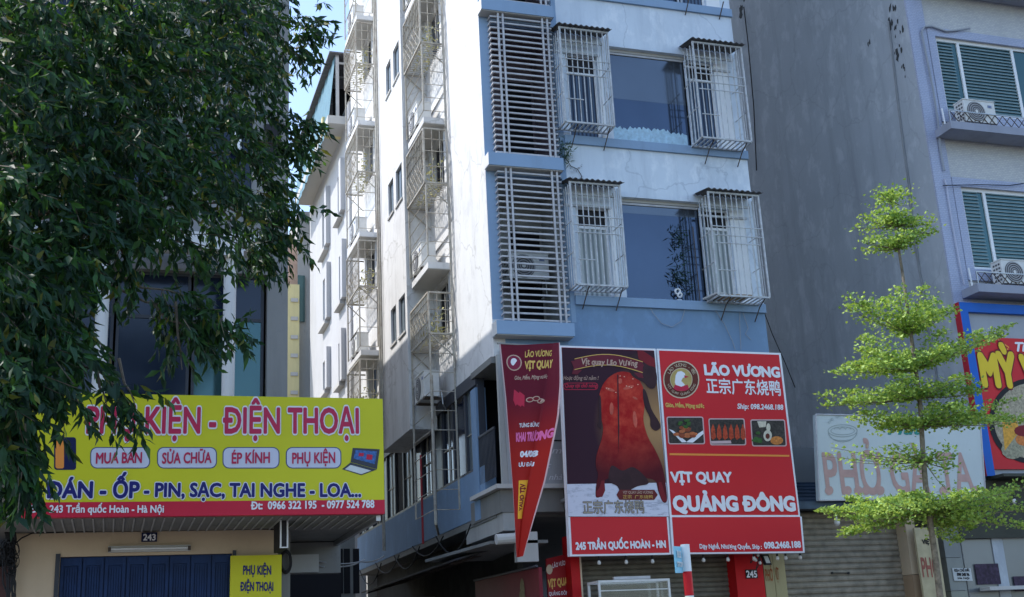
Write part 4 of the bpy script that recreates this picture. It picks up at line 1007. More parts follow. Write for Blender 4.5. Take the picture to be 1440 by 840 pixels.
def bquad(u0, u1, v0, v1, lift=.006):
    m_ = MB(); ban_grid(m_, [u0+(u1-u0)*i/4 for i in range(5)], [v0+(v1-v0)*i/6 for i in range(7)], lift); return m_
bquad(.30, .72, .64, .82).build('yellow_box_print', flat("yellow_print", (0.85,0.42,0.03), .5, 0, .1), bn)
v, fcs = text_mesh("VỊT QUAY", .05); x0, x1 = v[:,0].min(), v[:,0].max(); mb_ = MB(); pts = []
for p in v: q = ban_pt(.60-.22*p[1]/CAP, .655+.13*(p[0]-x0)/(x1-x0)); pts.append((q.x, q.y-.012, q.z))
mb_.add(pts, fcs); mb_.build('lettering', maroon_p, bn)
def bcirc(uc, vc, ru, rv, lift, mat, name):
    m_ = MB(); m_.poly([ban_pt(uc+ru*math.cos(a), vc+rv*math.sin(a)) - Vector((0,lift,0)) for a in [2*math.pi*i/20 for i in range(20)]]); m_.build(name, mat, bn)
bcirc(.22, .085, .13, .038, .006, ribbon_t, 'emblem_ring'); bcirc(.22, .085, .11, .033, .009, plum_p, 'emblem_disc'); bcirc(.22, .082, .055, .018, .012, white_v, 'emblem_duck')
m = MB()
for (u0, v0, u1, v1) in ((.20,.21,.30,.28),(.30,.22,.40,.285)):
    m.poly([ban_pt(*q) - Vector((0,.006,0)) for q in ((u0,v0),(u0-.03,v1-.02),(u0+.02,v1+.01),(u0+.05,v1),(u1,v1+.01),(u1,v0+.02))])
m.build('duck_print', MAT['crimson_vinyl'], bn)
for (uc, vc) in ((.50,.262),(.62,.258),(.72,.27)): bcirc(uc, vc, .075, .012, .006, MAT['frosted_grey_glass'] if False else ribbon_t, 'dish_print'); bcirc(uc, vc, .055, .008, .009, maroon_p, 'dish_food_print')
m = MB(); m.tube(ban_pt(0,0)+Vector((-.03,0,.01)), ban_pt(1,0)+Vector((.05,.3,.01)), .014, 6); m.build('top_rod', steel_m, bn)
# --- dark red advertising on the alley side, under the balcony slabs
def side_sign(name, label, X, px0, px1, y0a, y1a, y0b, y1b, mat):
    A = PX(px0, y0a, X); B = PX(px1, y0b, X)
    r_ = thing(name, label, 'sign', (X, (A.y+B.y)/2, 1.8)); A0, B0 = PX(px0, y1a, X), PX(px1, y1b, X)
    MB().prism([A, B, Vector((X,B.y,1.7)), Vector((X,A.y,1.7))], (.06,0,0)).build('board', mat, r_)
    return r_, A, B
XSG = XS+.42
sg, A, B = side_sign('alley_sign', 'dark maroon shop sign in shade on the alley side, with a pale swirl', XSG, 668, 757, 818, 840, 798, 840, dred_m)
m = MB(); m.tube(A+Vector((-.02,0,.02)), B+Vector((-.02,0,.02)), .02, 6); m.build('top_trim', dframe_m, sg)
yy = PX(735, 830, XSG).y
m = MB()
for i, (dy, z, r_) in enumerate(((0,2.75,.12),(.1,2.55,.10),(-.08,2.5,.1),(.02,2.3,.14))): m.poly([(XSG-.006-.001*i, yy+dy+r_*math.cos(a), z+.14*math.sin(a)*1.3) for a in [2*math.pi*j/12 for j in range(12)]])
m.build('swirl_print', flat("dull_gold_print", (0.25,0.20,0.10), .6, 0, .3, 20), sg)
# small red sign turned to the alley beside the pillar
YK = YF + .25
rk = thing('duck_shop_sign', 'small red LÃO VƯƠNG sign in shade left of the red pillar', 'sign', (PY(785,835,YK).x, YK, 1.8))
m = MB(); q = [PY(768,786,YK), PY(803,778,YK)]
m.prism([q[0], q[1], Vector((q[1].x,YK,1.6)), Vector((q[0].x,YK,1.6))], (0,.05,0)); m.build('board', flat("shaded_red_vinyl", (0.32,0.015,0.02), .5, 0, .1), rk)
LY(rk, "LÃO VƯƠNG", 777, 801, 799, 6, YK, white_v, bold=.02, yb2=793); LY(rk, "VỊT QUAY", 771, 802, 826, 10, YK, gold_v, bold=.05, yb2=822); LY(rk, "QUẢNG ĐÔNG", 772, 802, 838, 5, YK, white_v, bold=.02, yb2=836)
m = MB(); m.poly([Vector(PY(772.5+4.5*math.cos(a), 801+7*math.sin(a), YK))+Vector((0,-.004,0)) for a in [-2*math.pi*j/14 for j in range(14)]]); m.build('emblem', ring_b, rk)
# round-ended white awning tube
aw = thing('rolled_awning', 'grey rolled awning with a pale rounded end under the balcony slab', 'awning', (PX(700,760,XS-.1).x, YF+.6, PX(700,760,XS-.1).z))
a = PY(700,757,18.9); m = MB()
m.tube((a.x-.03, 18.9, a.z-.02), (PY(733,757,18.9).x, 18.9, a.z), .085, 12); m.build('roller', soffit_m, aw)
m = MB(); m.prism([(a.x-.6,21.4,a.z-.15),(a.x-.1,19.0,a.z-.08),(a.x+.9,19.0,a.z-.08),(a.x+.9,21.4,a.z-.15)], (0,0,.05)); m.build('folded_cloth', dark_conc, aw)
MB().box(PY(727,775,19.0).x, PY(757,775,19.0).x, 19.0, 19.15, PY(740,790,19.0).z, PY(740,748,19.0).z).build('bracket_box', soffit_m, aw)
# ================================================================== NUMBER 245 GROUND FLOOR
YS = YF + .28
zsg = PY(1000, 778, SG).z
slat_s = flat("olive_grey_shutter", (0.165,0.150,0.120), .55, .15, .3, 6)
slat_b = flat("brown_grey_shutter", (0.27,0.235,0.185), .55, .15, .35, 5)
def shutter(name, x0, x1, ztop, zbot, Y, pitch, mat, parent):
    m = MB()
    prof = [(0,0),(-.018,.2),(-.022,.5),(-.018,.8),(0,1)]
    w = x1-x0
    for (d0, h0), (d1, h1) in zip(prof[:-1], prof[1:]): m.poly([(0,d0,h0*pitch*.94),(w,d0,h0*pitch*.94),(w,d1,h1*pitch*.94),(0,d1,h1*pitch*.94)])
    m.poly([(0,.004,-pitch*.03),(0,.004,pitch),(w,.004,pitch),(w,.004,-pitch*.03)])
    me = m.mesh('slat', mat)
    back = MB().box(x0, x1, Y+.012, Y+.03, zbot, ztop).build(name, mat, parent)
    n = int((ztop-zbot)/pitch)
    for i in range(n): inst('slat', me, back, (x0, Y + rng.uniform(-.002,.003), ztop-(i+1)*pitch))
    return back
sh1 = thing('roller_shutter', 'closed olive grey roller shutter under the duck signs at number 245', 'shutter', (PY(925,840,YS).x, YS, .12))
shutter('curtain', PY(818,800,YS).x, PY(1036,800,YS).x, zsg+.35, 1.9, YS, .085, slat_s, sh1)
pl = thing('red_pillar', 'bright red painted pillar with plate 245, right end of number 245', 'pillar', (PY(1055,840,YF).x, YF, .12))
MB().box(PY(1035,810,YF-.03).x, PY(1074,810,YF-.03).x, YF-.03, YS+.05, .12, zsg+.4).build('shaft', redp_m, pl)
np2 = thing('number_plate', 'white on black house number plate 245 on the red pillar', 'number plate', (PY(1057,808,YF-.05).x, YF-.05, PY(1057,814,YF-.05).z))
MB().box(PY(1049,808,YF-.05).x, PY(1065.5,808,YF-.05).x, YF-.05, YF-.032, PY(1057,813.5,YF-.05).z, PY(1057,801,YF-.05).z).build('plate', cable_m, np2)
LY(np2, "245", 1050, 1064.5, 812, 9, YF-.052, white_v, bold=.03)
MB().box(PY(803,800,YF-.02).x, PY(818,800,YF-.02).x-.03, YF-.02, YS+.05, .12, zsg+.4).build('side_pillar', redp_m, pl, label='narrow red pillar at the left end of the shutter')
MB().box(PY(818,800,YF-.02).x-.03, PY(818,800,YF-.02).x, YF-.025, YF+.02, .12, zsg+.4).build('pillar_edge_trim', ring_b, pl)
cabn = thing('glass_cabinet', 'empty glass display cabinet with pale aluminium frame before the olive shutter', 'cabinet', (PY(893,840,18.3).x, 18.3, .12))
ca, cb2, cz = PY(842,830,18.3).x, PY(943,830,18.3).x, PY(893,815,18.3).z
m = MB(); t = .035
for x in (ca, cb2-t): m.box(x, x+t, 18.3, 18.3+t, .5, cz-t); m.box(x, x+t, 18.75, 18.75+t, .5, cz-t)
m.box(ca, cb2, 18.3, 18.3+t, cz-t, cz); m.box(ca, cb2, 18.75, 18.75+t, cz-t, cz); m.box(ca, ca+t, 18.3+t, 18.75, cz-t, cz); m.box(cb2-t, cb2, 18.3+t, 18.75, cz-t, cz); m.box(ca, cb2, 18.3, 18.8, .4, .5)
m.box(ca+t, cb2-t, 18.305, 18.32, cz-.17, cz-.155)
m.build('frame', MAT['ac_casing_white'], cabn)
gl, t, b = nodes("clear_glass"); b.inputs['Transmission Weight'].default_value = .9; b.inputs['Roughness'].default_value = .05; b.inputs['Base Color'].default_value = (.6,.66,.62,1); b.inputs['Alpha'].default_value = .35
MB().box(ca+.036, cb2-.036, 18.31, 18.316, .5, cz-.036).build('front_pane', gl, cabn)
MB().box(PY(864,812,18.35).x, PY(915,812,18.35).x, 18.36, 18.42, cz+.01, cz+.055).build('lamp_strip', MAT['pale_louvre_metal'], cabn)
bulb_m, t, b = nodes("unlit_bulb_glass"); b.inputs['Base Color'].default_value = (.62,.6,.56,1); b.inputs['Roughness'].default_value = .25
def lathe(mb, prof, n=12):
    vs = []; fs = []
    for r, z in prof:
        for i in range(n): a = 2*math.pi*i/n; vs.append((r*math.cos(a), r*math.sin(a), z))
    for j in range(len(prof)-1):
        for i in range(n): fs.append((j*n+i, j*n+(i+1)%n, (j+1)*n+(i+1)%n, (j+1)*n+i))
    return mb.add(vs, fs)
bulb_me = lathe(MB(), [(.001,-.13),(.022,-.125),(.032,-.105),(.030,-.085),(.018,-.06)]).mesh('glass_bulb', bulb_m)
sock_me = lathe(MB(), [(.017,-.06),(.019,-.04),(.016,0),(.006,.01),(.004,.06),(.001,.06)]).mesh('socket', cable_m)
for me in (bulb_me,): me.polygons.foreach_set("use_smooth", [True]*len(me.polygons))
spots_b = [(842,786,'first bulb from the left'),(880,782,'second bulb from the left'),(917,783,'third from the left, over the glass cabinet'),(989,783,'fourth bulb from the left'),(1023,782,'bulb just left of the red pillar'),(1060,782,'bulb in front of the red pillar top'),(1093,782,'bulb over the beige pillars'),(1105,784,'small gap bulb, second from the right end'),(1125,781,'bulb at the right end')]
for x, y, w in spots_b:
    p = PY(x, y, SG+.1); p.z = zsg - .01
    o = thing('hanging_bulb', 'unlit string bulb under the red signs, ' + w, 'bulb', p, 'unlit bulbs strung under the red signs'); ORI[o.name] = (0,0,0)
    for nm, me in (('glass_bulb', bulb_me), ('socket', sock_me)): c = bpy.data.objects.new(nm, me); COL.objects.link(c); c.parent = o
cable('cable', 'black string wire of the bulbs along the bottom of the red signs', [Vector((PY(806,782,SG+.1).x, SG+.1, zsg+.03)), Vector((PY(1130,778,SG+.1).x, SG+.1, zsg+.03))], .008, cable_m)
# cluster of old clip lamps and a tilted photo light beside the red pillar
cl_ = thing('lamp_cluster', 'small tangle of clip lamps and a tilted floodlight beside plate 245', 'lamp', PY(1070,790,SG+.2))
fl = PY(1078, 787, SG+.2); m = MB(); m.prism([fl+Vector((-.05,0,.06)), fl+Vector((.03,0,.06)), fl+Vector((.07,0,-.06)), fl+Vector((-.01,0,-.06))], (0,.04,0)); m.build('floodlight_face', MAT['galvanised_steel'], cl_)
m = MB(); m.prism([fl+Vector((-.075,.01,.09)), fl+Vector((.05,.01,.09)), fl+Vector((.10,.01,-.09)), fl+Vector((-.025,.01,-.09))], (0,.06,0)); m.build('floodlight_case', cable_m, cl_)
m = MB()
for i in range(8): p = PY(1064+rr.uniform(-8,10), 784+rr.uniform(-6,12), SG+.22); m.path([p, p+Vector((rr.uniform(-.1,.1), 0, rr.uniform(-.1,.1))), Vector((fl.x-.1, SG+.22, fl.z+.12))], .008, 4)
m.build('lamp_wires', cable_m, cl_)
for x, y in ((1060,785),(1066,782),(1069,793),(1063,789)): lathe_p = PY(x, y, SG+.18); mm_ = bpy.data.objects.new('glass_bulb', bulb_me); COL.objects.link(mm_); mm_.parent = cl_; mm_.location = (lathe_p - Vector(ORI[cl_.name]) + Vector((0,0,.09))); mm_.scale = (.8,.8,.8)
# ================================================================== THE BARE GREY HOUSE WALL AND THE TILED HOUSE ON THE RIGHT
XG = 15.80
th = thing('tiled_house', 'tall house with lavender tiled front and a bare grey cement side wall', 'building', (XG, YF, .12))
f = MB(); f.box(XG, XG+.25, YF+.002, 38, .12, TOP-3); f.build('grey_side_wall', grey_wall, th, label='bare windowless grey cement side wall, darker towards the gap')
wx0 = PY(1311,52,YF).x; wz = [(PY(1332,158,YF).z, PY(1313,52,YF).z), (PY(1368,379,YF).z, PY(1347,263,YF).z)]
wx0 = 16.43; wx1 = 20.2; XE = 22.0
wz += [(wz[0][0]+3.5, wz[0][1]+3.5), (wz[0][0]+7, wz[0][1]+7)]
f = MB(); holed(f, 'Y', YF, .25, XG+.003, XE, .12, TOP-3, [(wx0, wx1, a, b) for a, b in wz] + [(PY(1354,790,YF).x+.03, 21.5, .12, PY(1400,757,YF).z)]); f.build('tiled_front', cream_tile, th, label='pale mosaic tiled front')
m = MB(); m.box(XG-.004, wx0-.42, YF-.05, YF-.002, 4.0, TOP-3); m.build('corner_tile_strip', lav_tile, th, label='lavender tiled strip at the corner')
MB().box(wx0-.41, wx0-.20, YF-.035, YF-.002, 7.2, TOP-3).build('inner_tile_strip', lav_tile, th)
m = MB()
for (a, b) in wz:
    m = MB(); m.box(wx0-.19, XE, YF-.045, YF-.002, b+.002, b+.2); m.box(wx0-.19, wx0-.002, YF-.045, YF-.002, a-.25, b); m.box(wx0-.002, XE, YF-.045, YF-.002, a-.25, a-.002)
    m.build('window_band', lav_tile, th, label='lavender tiled band around the window')
roller = flat("teal_roller_slat", (0.055,0.10,0.105), .4, .2, .2, 6)
for wi, (a, b) in enumerate(wz):
    m = MB(); y = YF+.03; t = .07
    xs_ = [wx0, wx0+.62, wx0+2.05, wx0+2.62, wx1]
    m.box(wx0, wx1, y, y+.06, b-t, b); m.box(wx0, wx1, y, y+.06, a, a+t)
    for i, x in enumerate(xs_):
        xx = min(max(x-t/2, wx0), wx1-t); m.box(xx, xx+t, y-.002, y+.062, a+t, b-t)
    fr = m.build('window_frame', white_pvc, th)
    for i in range(4): MB().box(xs_[i]+t/2, xs_[i+1]-t/2, y+.03, y+.036, a+t, b-t).build('pane', teal_glass, fr)
    if wi < 2:
        n = 22; bl = MB().box(0, 1, 0, .02, -.012, .012).mesh('blind_slat', MAT['galvanised_steel'] if False else flat("blind_slat_grey", (0.20,0.27,0.27), .4, .2, .2, 5))
        for k in range(n):
            z = a+t+.04+(b-a-2*t-.05)*k/(n-1)
            for i in range(2): inst('blind_slat', bl, fr, (xs_[i]+t/2+.01, y-.001+.005, z), (0,0,0), (xs_[i+1]-xs_[i]-t-.02 if i else .42,1,1))
LG = YF - .55
for i, (a, b) in enumerate(wz[:3]):
    z1 = a - .49; z0 = z1 - .17
    m = MB(); m.box(wx0-.42, XE, LG, YF-.052, z0, z1); s_ = m.build('window_ledge', blue_trim if False else stucco("lavender_grey_ledge_%d" % i, (0.33,0.35,0.42), (0.14,0.14,0.16), .35, .4), th)
    m = MB(); m.box(wx0-.40, XE, LG+.01, LG+.03, z1+.24, z1+.26)
    for x in (wx0-.40,): m.box(x, x+.02, LG+.01, LG+.03, z1, z1+.24)
    m.build('railing_frame', steel_m, s_)
    m = MB(); x = wx0-.38
    while x < XE: m.tube((x, LG+.02, z1+.01), (x+.19, LG+.02, z1+.24), .009, 4); m.tube((x+.19, LG+.02, z1+.01), (x, LG+.02, z1+.24), .009, 4); x += .19
    m.build('lattice', rust_m, s_, kind='stuff')
    m = MB(); m.tube((wx0-.30, LG+.3, z1), (wx0-.32, LG+.3, z1+.42), .018, 6); m.build('vent_pipe', white_pvc, s_)
# pipes and wires of that house
cable('cable', 'grey pipes running down the lavender corner and over the upper window', [PY(x,y,YF-.08) for x,y in ((1364,40),(1345,43),(1330,44),(1310,37),(1300,38),(1296,45),(1305,90),(1313,130),(1319,170),(1323,215),(1328,240))], .022, gcable_m, 'pipe', n=2)
cable('cable', 'thin white pipe down the lavender corner beside the lower window', [PY(x,y,YF-.08) for x,y in ((1328,252),(1331,262),(1340,320),(1351,378),(1356,400))], .018, flat("pale_pipe", (0.45,0.47,0.58), .5, 0, .1), 'pipe', n=2)
cable('cable', 'black wire crossing above the lower window of the tiled house', [PY(x,y,YF-.1) for x,y in ((1326,261),(1380,260),(1420,261),(1440,258))], .010, cable_m, n=2)
cable('cable', 'pale drain pipe with a kink running down the grey side wall', [PX(x,y,XG-.05) for x,y in ((1249,30),(1256,90),(1263,150),(1270,205),(1278,260),(1283,330),(1300,420),(1313,500),(1320,560))], .02, MAT['galvanised_steel'], 'pipe', n=2)
cable('cable', 'second thin pipe close behind on the grey side wall', [PX(x,y,XG-.05) for x,y in ((1275,262),(1290,360),(1302,440),(1310,520))], .012, MAT['galvanised_steel'], 'pipe', n=2)
cable('cable', 'black wire hanging down the grey wall beside the blue corner', [PX(x,y,XG-.05) for x,y in ((1046,10),(1052,60),(1060,150),(1064,240))], .016, cable_m, n=2)
cable('cable', 'black wire slanting from the blue corner towards the noodle sign', [PX(x,y,XG-.3) for x,y in ((1075,440),(1086,470),(1104,510),(1118,545))], .012, cable_m, n=2)
# black mould stains with a shape of their own on the grey wall
stn = stucco("mould_stain", (0.055,0.058,0.06), (0.12,0.12,0.12), .6, .3)
m = MB(); rs_ = np.random.default_rng(5)
for (cx, cy, n, sxx, syy, sc) in ((1255,28,9,4,14,3.5),(1262,60,9,4,16,3),(1042,4,5,3,6,4),(1270,95,6,3,14,2.4),(1222,60,3,2,5,2)):
    for i in range(n):
        x, y = cx + rs_.normal()*sxx, cy + rs_.normal()*syy; k = 7; r_ = sc*(.5+rs_.random()); P_ = []
        for j in range(k): a = 2*math.pi*j/k; q = r_*(.5+.8*rs_.random()); P_.append(PX(x + q*.45*math.cos(a), y + q*1.5*math.sin(a), XG-.003-.0006*i))
        m.poly(P_[::-1])
m.build('mould_stain', stn, th, kind='stuff')
# ---- blue framed signboard above the glass shop
YBX = 18.95
ms = thing('noodle_sign', 'red MỲ signboard with a noodle bowl in a thick blue frame, right edge', 'sign', (17.2, YBX-.0, PY(1395,660,YBX).z))
bx0 = PY(1349,430,YBX).x; bz1 = PY(1350,425,YBX).z; bz0 = PY(1385,662,YBX).z
bluef = flat("bright_blue_vinyl", (0.012,0.12,0.50), .45, 0, .06)
m = MB(); m.box(bx0, XE, YBX, YBX+.15, bz1-.19, bz1); m.box(bx0, bx0+.19, YBX, YBX+.15, bz0-.1, bz1-.19); m.build('blue_frame', bluef, ms)
MB().box(bx0-.012, bx0-.002, YBX, YF-.06, bz0-.1, bz1).build('red_side', dred_m if False else flat("red_side_vinyl", (0.42,0.02,0.035), .5, 0, .1), ms)
MB().box(bx0+.19, XE, YBX+.10, YBX+.14, bz0-.1, bz1-.19).build('backing', stucco("pale_backing", (0.40,0.42,0.46), (0.2,0.2,0.2), .2, .2), ms)
rx0 = PY(1366,480,YBX+.05).x; rz1 = PY(1400,475,YBX+.05).z; rz0 = PY(1395,660,YBX+.05).z
MB().box(rx0, XE-.1, YBX+.05, YBX+.09, rz0, rz1).build('red_panel', red_m, ms)
YM = YBX+.045
yel = flat("bright_yellow_vinyl", (0.78,0.55,0.03), .45, 0, .05)
LY(ms, "MỲ V", 1383, 1462, 541, 41, YM, yel, bold=.075, outline=dred_m, ow=.04, yb2=544)
LY(ms, "Tiệm", 1426, 1464, 494, 12, YM, white_v, bold=.04, shear=.3); LY(ms, "HÀNG", 1429, 1466, 559, 9, YM, white_v, bold=.04, shear=.1)
m = MB()
for a in ((1412,484,1419,489),(1411,492,1418,491),(1415,499,1421,494)): artY(m, [(a[0],a[1]-1),(a[2],a[3]-1),(a[2],a[3]+1),(a[0],a[1]+1)], YM-.004)
m.build('spark_print', orange_v, ms)
m = MB(); m.cur = 0; artY(m, circ(1450,592,59,60,40), YM-.004); m.cur = 1; artY(m, circ(1450,592,52,53,40), YM-.007); m.cur = 2; artY(m, [(1409,590),(1428,586),(1434,606),(1413,634)], YM-.011); m.cur = 3; artY(m, circ(1424,632,16,14,12), YM-.010); m.cur = 4; artY(m, circ(1440,618,12,9,12), YM-.012); m.cur = 5; artY(m, circ(1440,606,14,8,12), YM-.013)
m.build('noodle_bowl_print', [cable_m, flat("noodle_print", (0.42,0.36,0.25), .5, 0, .5, 22), flat("tofu_print", (0.72,0.36,0.05), .5, 0, .3, 22), flat("broth_print", (0.36,0.33,0.22), .5, 0, .5, 26), flat("carrot_print", (0.62,0.20,0.05), .5, 0, .3, 20), maroon_p], ms, label='printed noodle bowl with a yellow triangle of tofu')
# ---- pho shop between the two buildings
ph = thing('noodle_shop', 'low noodle shop squeezed between the blue and grey walls', 'building', (13.3, YF, .12))
zg = PY(1200,706,18.9).z
MB().box(XR+.01, XG-.01, YF+.9, YF+1.0, .12, zg+1.2).build('back_wall', dark_conc, ph)
gx0 = XR+.005; m = MB(); m.box(gx0, XG-.06, 18.85, 19.1, zg-.12, zg+.01); m.build('gutter_beam', flat("slate_blue_beam", (0.07,0.10,0.14), .5, .2, .3), ph)
m = MB()
for i in range(9): y = 18.95+i*.2; m.box(gx0, XG-.06, y, y+.02, zg+.02+i*.09, zg+.06+i*.09)
m.poly([(gx0,18.9,zg+.015),(XG-.06,18.9,zg+.015),(XG-.06,20.8,zg+.86),(gx0,20.8,zg+.86)])
m.build('awning_roof', flat("dark_blue_roof", (0.035,0.055,0.085), .6, .1, .3), ph)
s5 = thing('roller_shutter', 'closed brown grey roller shutter below the faded PHỞ GÀ TA sign', 'shutter', (13, YS, .12))
shx0, shx1 = PY(1098,760,YS).x, PY(1283,760,YS).x
shutter('curtain', shx0, shx1, zg-.1, 1.7, YS, .105, slat_b, s5)
m = MB(); a = PY(1170,806,YS-.03); b = PY(1193,806,YS-.03); m.tube(a, b, .008, 5); m.tube(a+Vector((0,-.02,0)), a+Vector((0,.03,0)), .02, 8); m.tube(b+Vector((0,-.02,0)), b+Vector((0,.03,0)), .02, 8); m.build('handle', cable_m, s5)
gb = thing('globe_lamp', 'unlit round globe lamp under the gutter beam of the noodle shop', 'lamp', PY(1177,735,18.95)); ORI[gb.name] = (0,0,0)
lathe(MB(), [(.001,-.06),(.03,-.055),(.055,-.02),(.055,.02),(.03,.055),(.015,.07),(.015,.11),(.001,.11)]).build('globe', bulb_m, gb)
fs_ = thing('noodle_shop_sign', 'faded white PHỞ GÀ TA signboard with salmon letters, partly behind the young tree', 'sign', (13.6, 18.72, zg))
YP = 18.72
q = [PY(1147,583,YP), PY(1378,588,YP), PY(1386,701,YP), PY(1152,704,YP)]
sb = stucco("faded_white_board", (0.58,0.63,0.62), (0.38,0.42,0.40), .25, .35)
MB().prism(q, (0,.1,0)).build('board', sb, fs_)
m = MB(); 
for a, b in zip(q, q[1:]+q[:1]): m.tube(a+Vector((0,-.006,0)), b+Vector((0,-.006,0)), .014, 5)
m.build('rim', MAT['pale_louvre_metal'], fs_)
salmon = flat("faded_salmon", (0.52,0.33,0.29), .6, 0, .12, 5)
LY(fs_, "PHỞ", 1163, 1244, 694, 56, YP, salmon, bold=.022); LY(fs_, "GÀ", 1256, 1308, 693, 54, YP, salmon, bold=.022); LY(fs_, "TA", 1324, 1371, 692, 54, YP, salmon, bold=.022)
m = MB()   # knobbed feet of the letters
for x in (1166,1192,1207,1218,1238,1327,1372): artY(m, circ(x, 690, 6, 6.5, 12), YP-.0065-.0003*(x % 7))
m.build('letter_knobs', salmon, fs_, kind='stuff')
LY(fs_, "Huu", 1249, 1296, 611, 15, YP, flat("faded_green", (0.03,0.24,0.20), .5, 0, .1), bold=.03, shear=.4)
gry = flat("faded_grey_line", (0.33,0.38,0.37), .6, 0, .1)
m = MB()
def ring_px(m, cx, cy, rx, ry, w, Y_, a0=0, a1=360, n=26):
    for i in range(n):
        p, r_ = math.radians(a0+(a1-a0)*i/n), math.radians(a0+(a1-a0)*(i+1)/n)
        artY(m, [(cx+rx*math.cos(p),cy+ry*math.sin(p)),(cx+rx*math.cos(r_),cy+ry*math.sin(r_)),(cx+(rx-w)*math.cos(r_),cy+(ry-w)*math.sin(r_)),(cx+(rx-w)*math.cos(p),cy+(ry-w)*math.sin(p))], Y_)
ring_px(m, 1185, 606, 21, 9, 1, YP-.004); ring_px(m, 1185, 606, 17, 6, .8, YP-.0045); ring_px(m, 1185, 606, 21, 16, 1, YP-.005, 10, 170); ring_px(m, 1185, 615, 16, 5, .8, YP-.0055, 20, 160)
for dx in (-8, 0, 8): ring_px(m, 1185+dx, 604, 4, 3, .7, YP-.006, 180, 360, 8)
m.build('bowl_outline_print', gry, fs_)
ringtext(fs_, "PHỞ GÀ TA", 1185, 612, 27, -50, 10, 3.4, YP, gry)
# narrow pillars and signs either side of the shutters
pb = thing('beige_pillar', 'narrow beige pillar with worn red letters, right of the red pillar', 'pillar', (PY(1090,840,YF-.02).x, YF-.02, .12))
beige = stucco("worn_beige_paint", (0.42,0.36,0.20), (0.2,0.16,0.09), .45, .4)
MB().box(PY(1075,810,YF-.02).x, PY(1090,810,YF-.02).x-.02, YF-.02, YS+.1, .12, zg-.1).build('left_leaf', beige, pb); MB().box(PY(1090,810,YF-.02).x, PY(1106,810,YF-.02).x, YF, YS+.1, .12, zg-.1).build('right_leaf', beige, pb)
rdl = flat("worn_red_letters", (0.30,0.09,0.03), .6, 0, .3, 12)
LY(pb, "PHỞ", 1077, 1087.5, 817, 16, YF-.02, rdl, bold=.02); LY(pb, "VỊT", 1091, 1096, 815, 16, YF, rdl, bold=.02)
pc = thing('cream_pillar', 'cream pillar in two blocks right of the brown shutter', 'pillar', (PY(1290,840,YF).x, YF, .12))
zz = PY(1290,808,YF).z
MB().box(PY(1279,780,YF-.03).x, PY(1292,780,YF-.03).x, YF-.03, YS+.1, zz+.004, zg-.1).build('upper_block', cream_wall, pc); MB().box(PY(1279,780,YF-.03).x, PY(1292,780,YF-.03).x, YF-.035, YS+.1, .12, zz-.004).build('lower_block', stucco("tan_block", (0.36,0.25,0.16), (0.2,0.15,0.1), .4, .2), pc)
vs_ = thing('vertical_sign', 'narrow upright beige sign with PHỞ in worn red, behind the young tree trunk', 'sign', (PY(1308,840,18.95).x, 18.95, 1.6))
MB().box(PY(1291,780,18.95).x, PY(1323,780,18.95).x-.02, 18.95, 19.0, 1.6, PY(1305,742,18.95).z).build('board', flat("beige_board", (0.47,0.40,0.25), .6, 0, .2, 4), vs_)
LY(vs_, "VIỆT", 1297, 1311, 765, 6, 18.95, cable_m, bold=.05); LY(vs_, "PHỞ", 1298, 1322, 811, 26, 18.95, flat("worn_red_brown", (0.33,0.11,0.08), .6, 0, .3, 12), bold=.03)
pg = thing('grey_pillar', 'grey stone tiled pillar between the beige sign and the glass shop', 'pillar', (PY(1345,840,YF-.06).x, YF-.06, .12))
x0, x1 = PY(1331,790,YF-.06).x, PY(1354,790,YF-.06).x
zt_ = PY(1340,738,YF-.06).z; z = zt_
for i in range(7): MB().box(x0, x1, YF-.06-.002*(i % 2), YF+.2, z-.60, z-.008).build('stone_tile', stucco("stone_tile_%d" % (i % 3), (0.25+.02*(i%3),0.26+.02*(i%3),0.25+.01*(i%2)), (0.13,0.13,0.13), .3, .3), pg); z -= .60
MB().box(PY(1322,780,YF).x, x0-.005, YF+.1, YF+.2, .12, zt_).build('dark_gap', dark_m, pg)  # dark strip standing for the shade in the narrow gap
nt_ = thing('notice_plate', 'small white notice plate with dark writing on the grey pillar', 'sign', (PY(1352,815,YF-.08).x, YF-.08, PY(1352,817,YF-.08).z))
YN = YF-.085
m = MB(); m.prism([PY(1339,799,YN), PY(1365,799.5,YN), PY(1368,817,YN), PY(1342,817,YN)], (0,.015,0)); m.build('plate', flat("notice_white", (0.50,0.52,0.52), .5, 0, .1), nt_)
LY(nt_, "ĐỊA CHỈ MỚI", 1342, 1363, 804, 3.5, YN, cable_m, bold=.04); LY(nt_, "098 248 96", 1346, 1363, 810, 4, YN, cable_m, bold=.06); LY(nt_, "Hà Nội", 1347, 1363, 814.5, 2.6, YN, cable_m, bold=.03)
gs = thing('glass_shopfront', 'dusty glass shopfront with a dark header beam at the lower right corner', 'shopfront', (19, YF, .12))
hz1 = PY(1400,740,YF-.05).z; hz0 = PY(1400,757,YF-.05).z
MB().box(x1+.005, XE, YF-.1, YF-.003, hz0, bz0-.17).build('header', flat("dark_olive_beam", (0.06,0.062,0.05), .6, .1, .2), gs)
MB().box(x1+.01, XE, YF+.02, YF+.03, 1.0, hz0-.003).build('pane', glass("dusty_glass", (0.16,0.17,0.18), .3, .35), gs)
m = MB(); m.cur = 0
a = PY(1371,819,YF-.01); 
m.box(PY(1371,800,YF).x, PY(1404,800,YF).x, YF-.012, YF-.002, PY(1390,822,YF).z, PY(1390,793,YF).z); m.build('poster', flat("dark_poster", (0.05,0.03,0.06), .5, 0, .7, 14), gs, label='dark square poster on the glass')
MB().box(PY(1376,823,YF).x, PY(1440,823,YF).x+.6, YF-.3, YF-.013, PY(1400,831,YF).z, PY(1400,826,YF).z).build('shelf', soffit_m, gs)
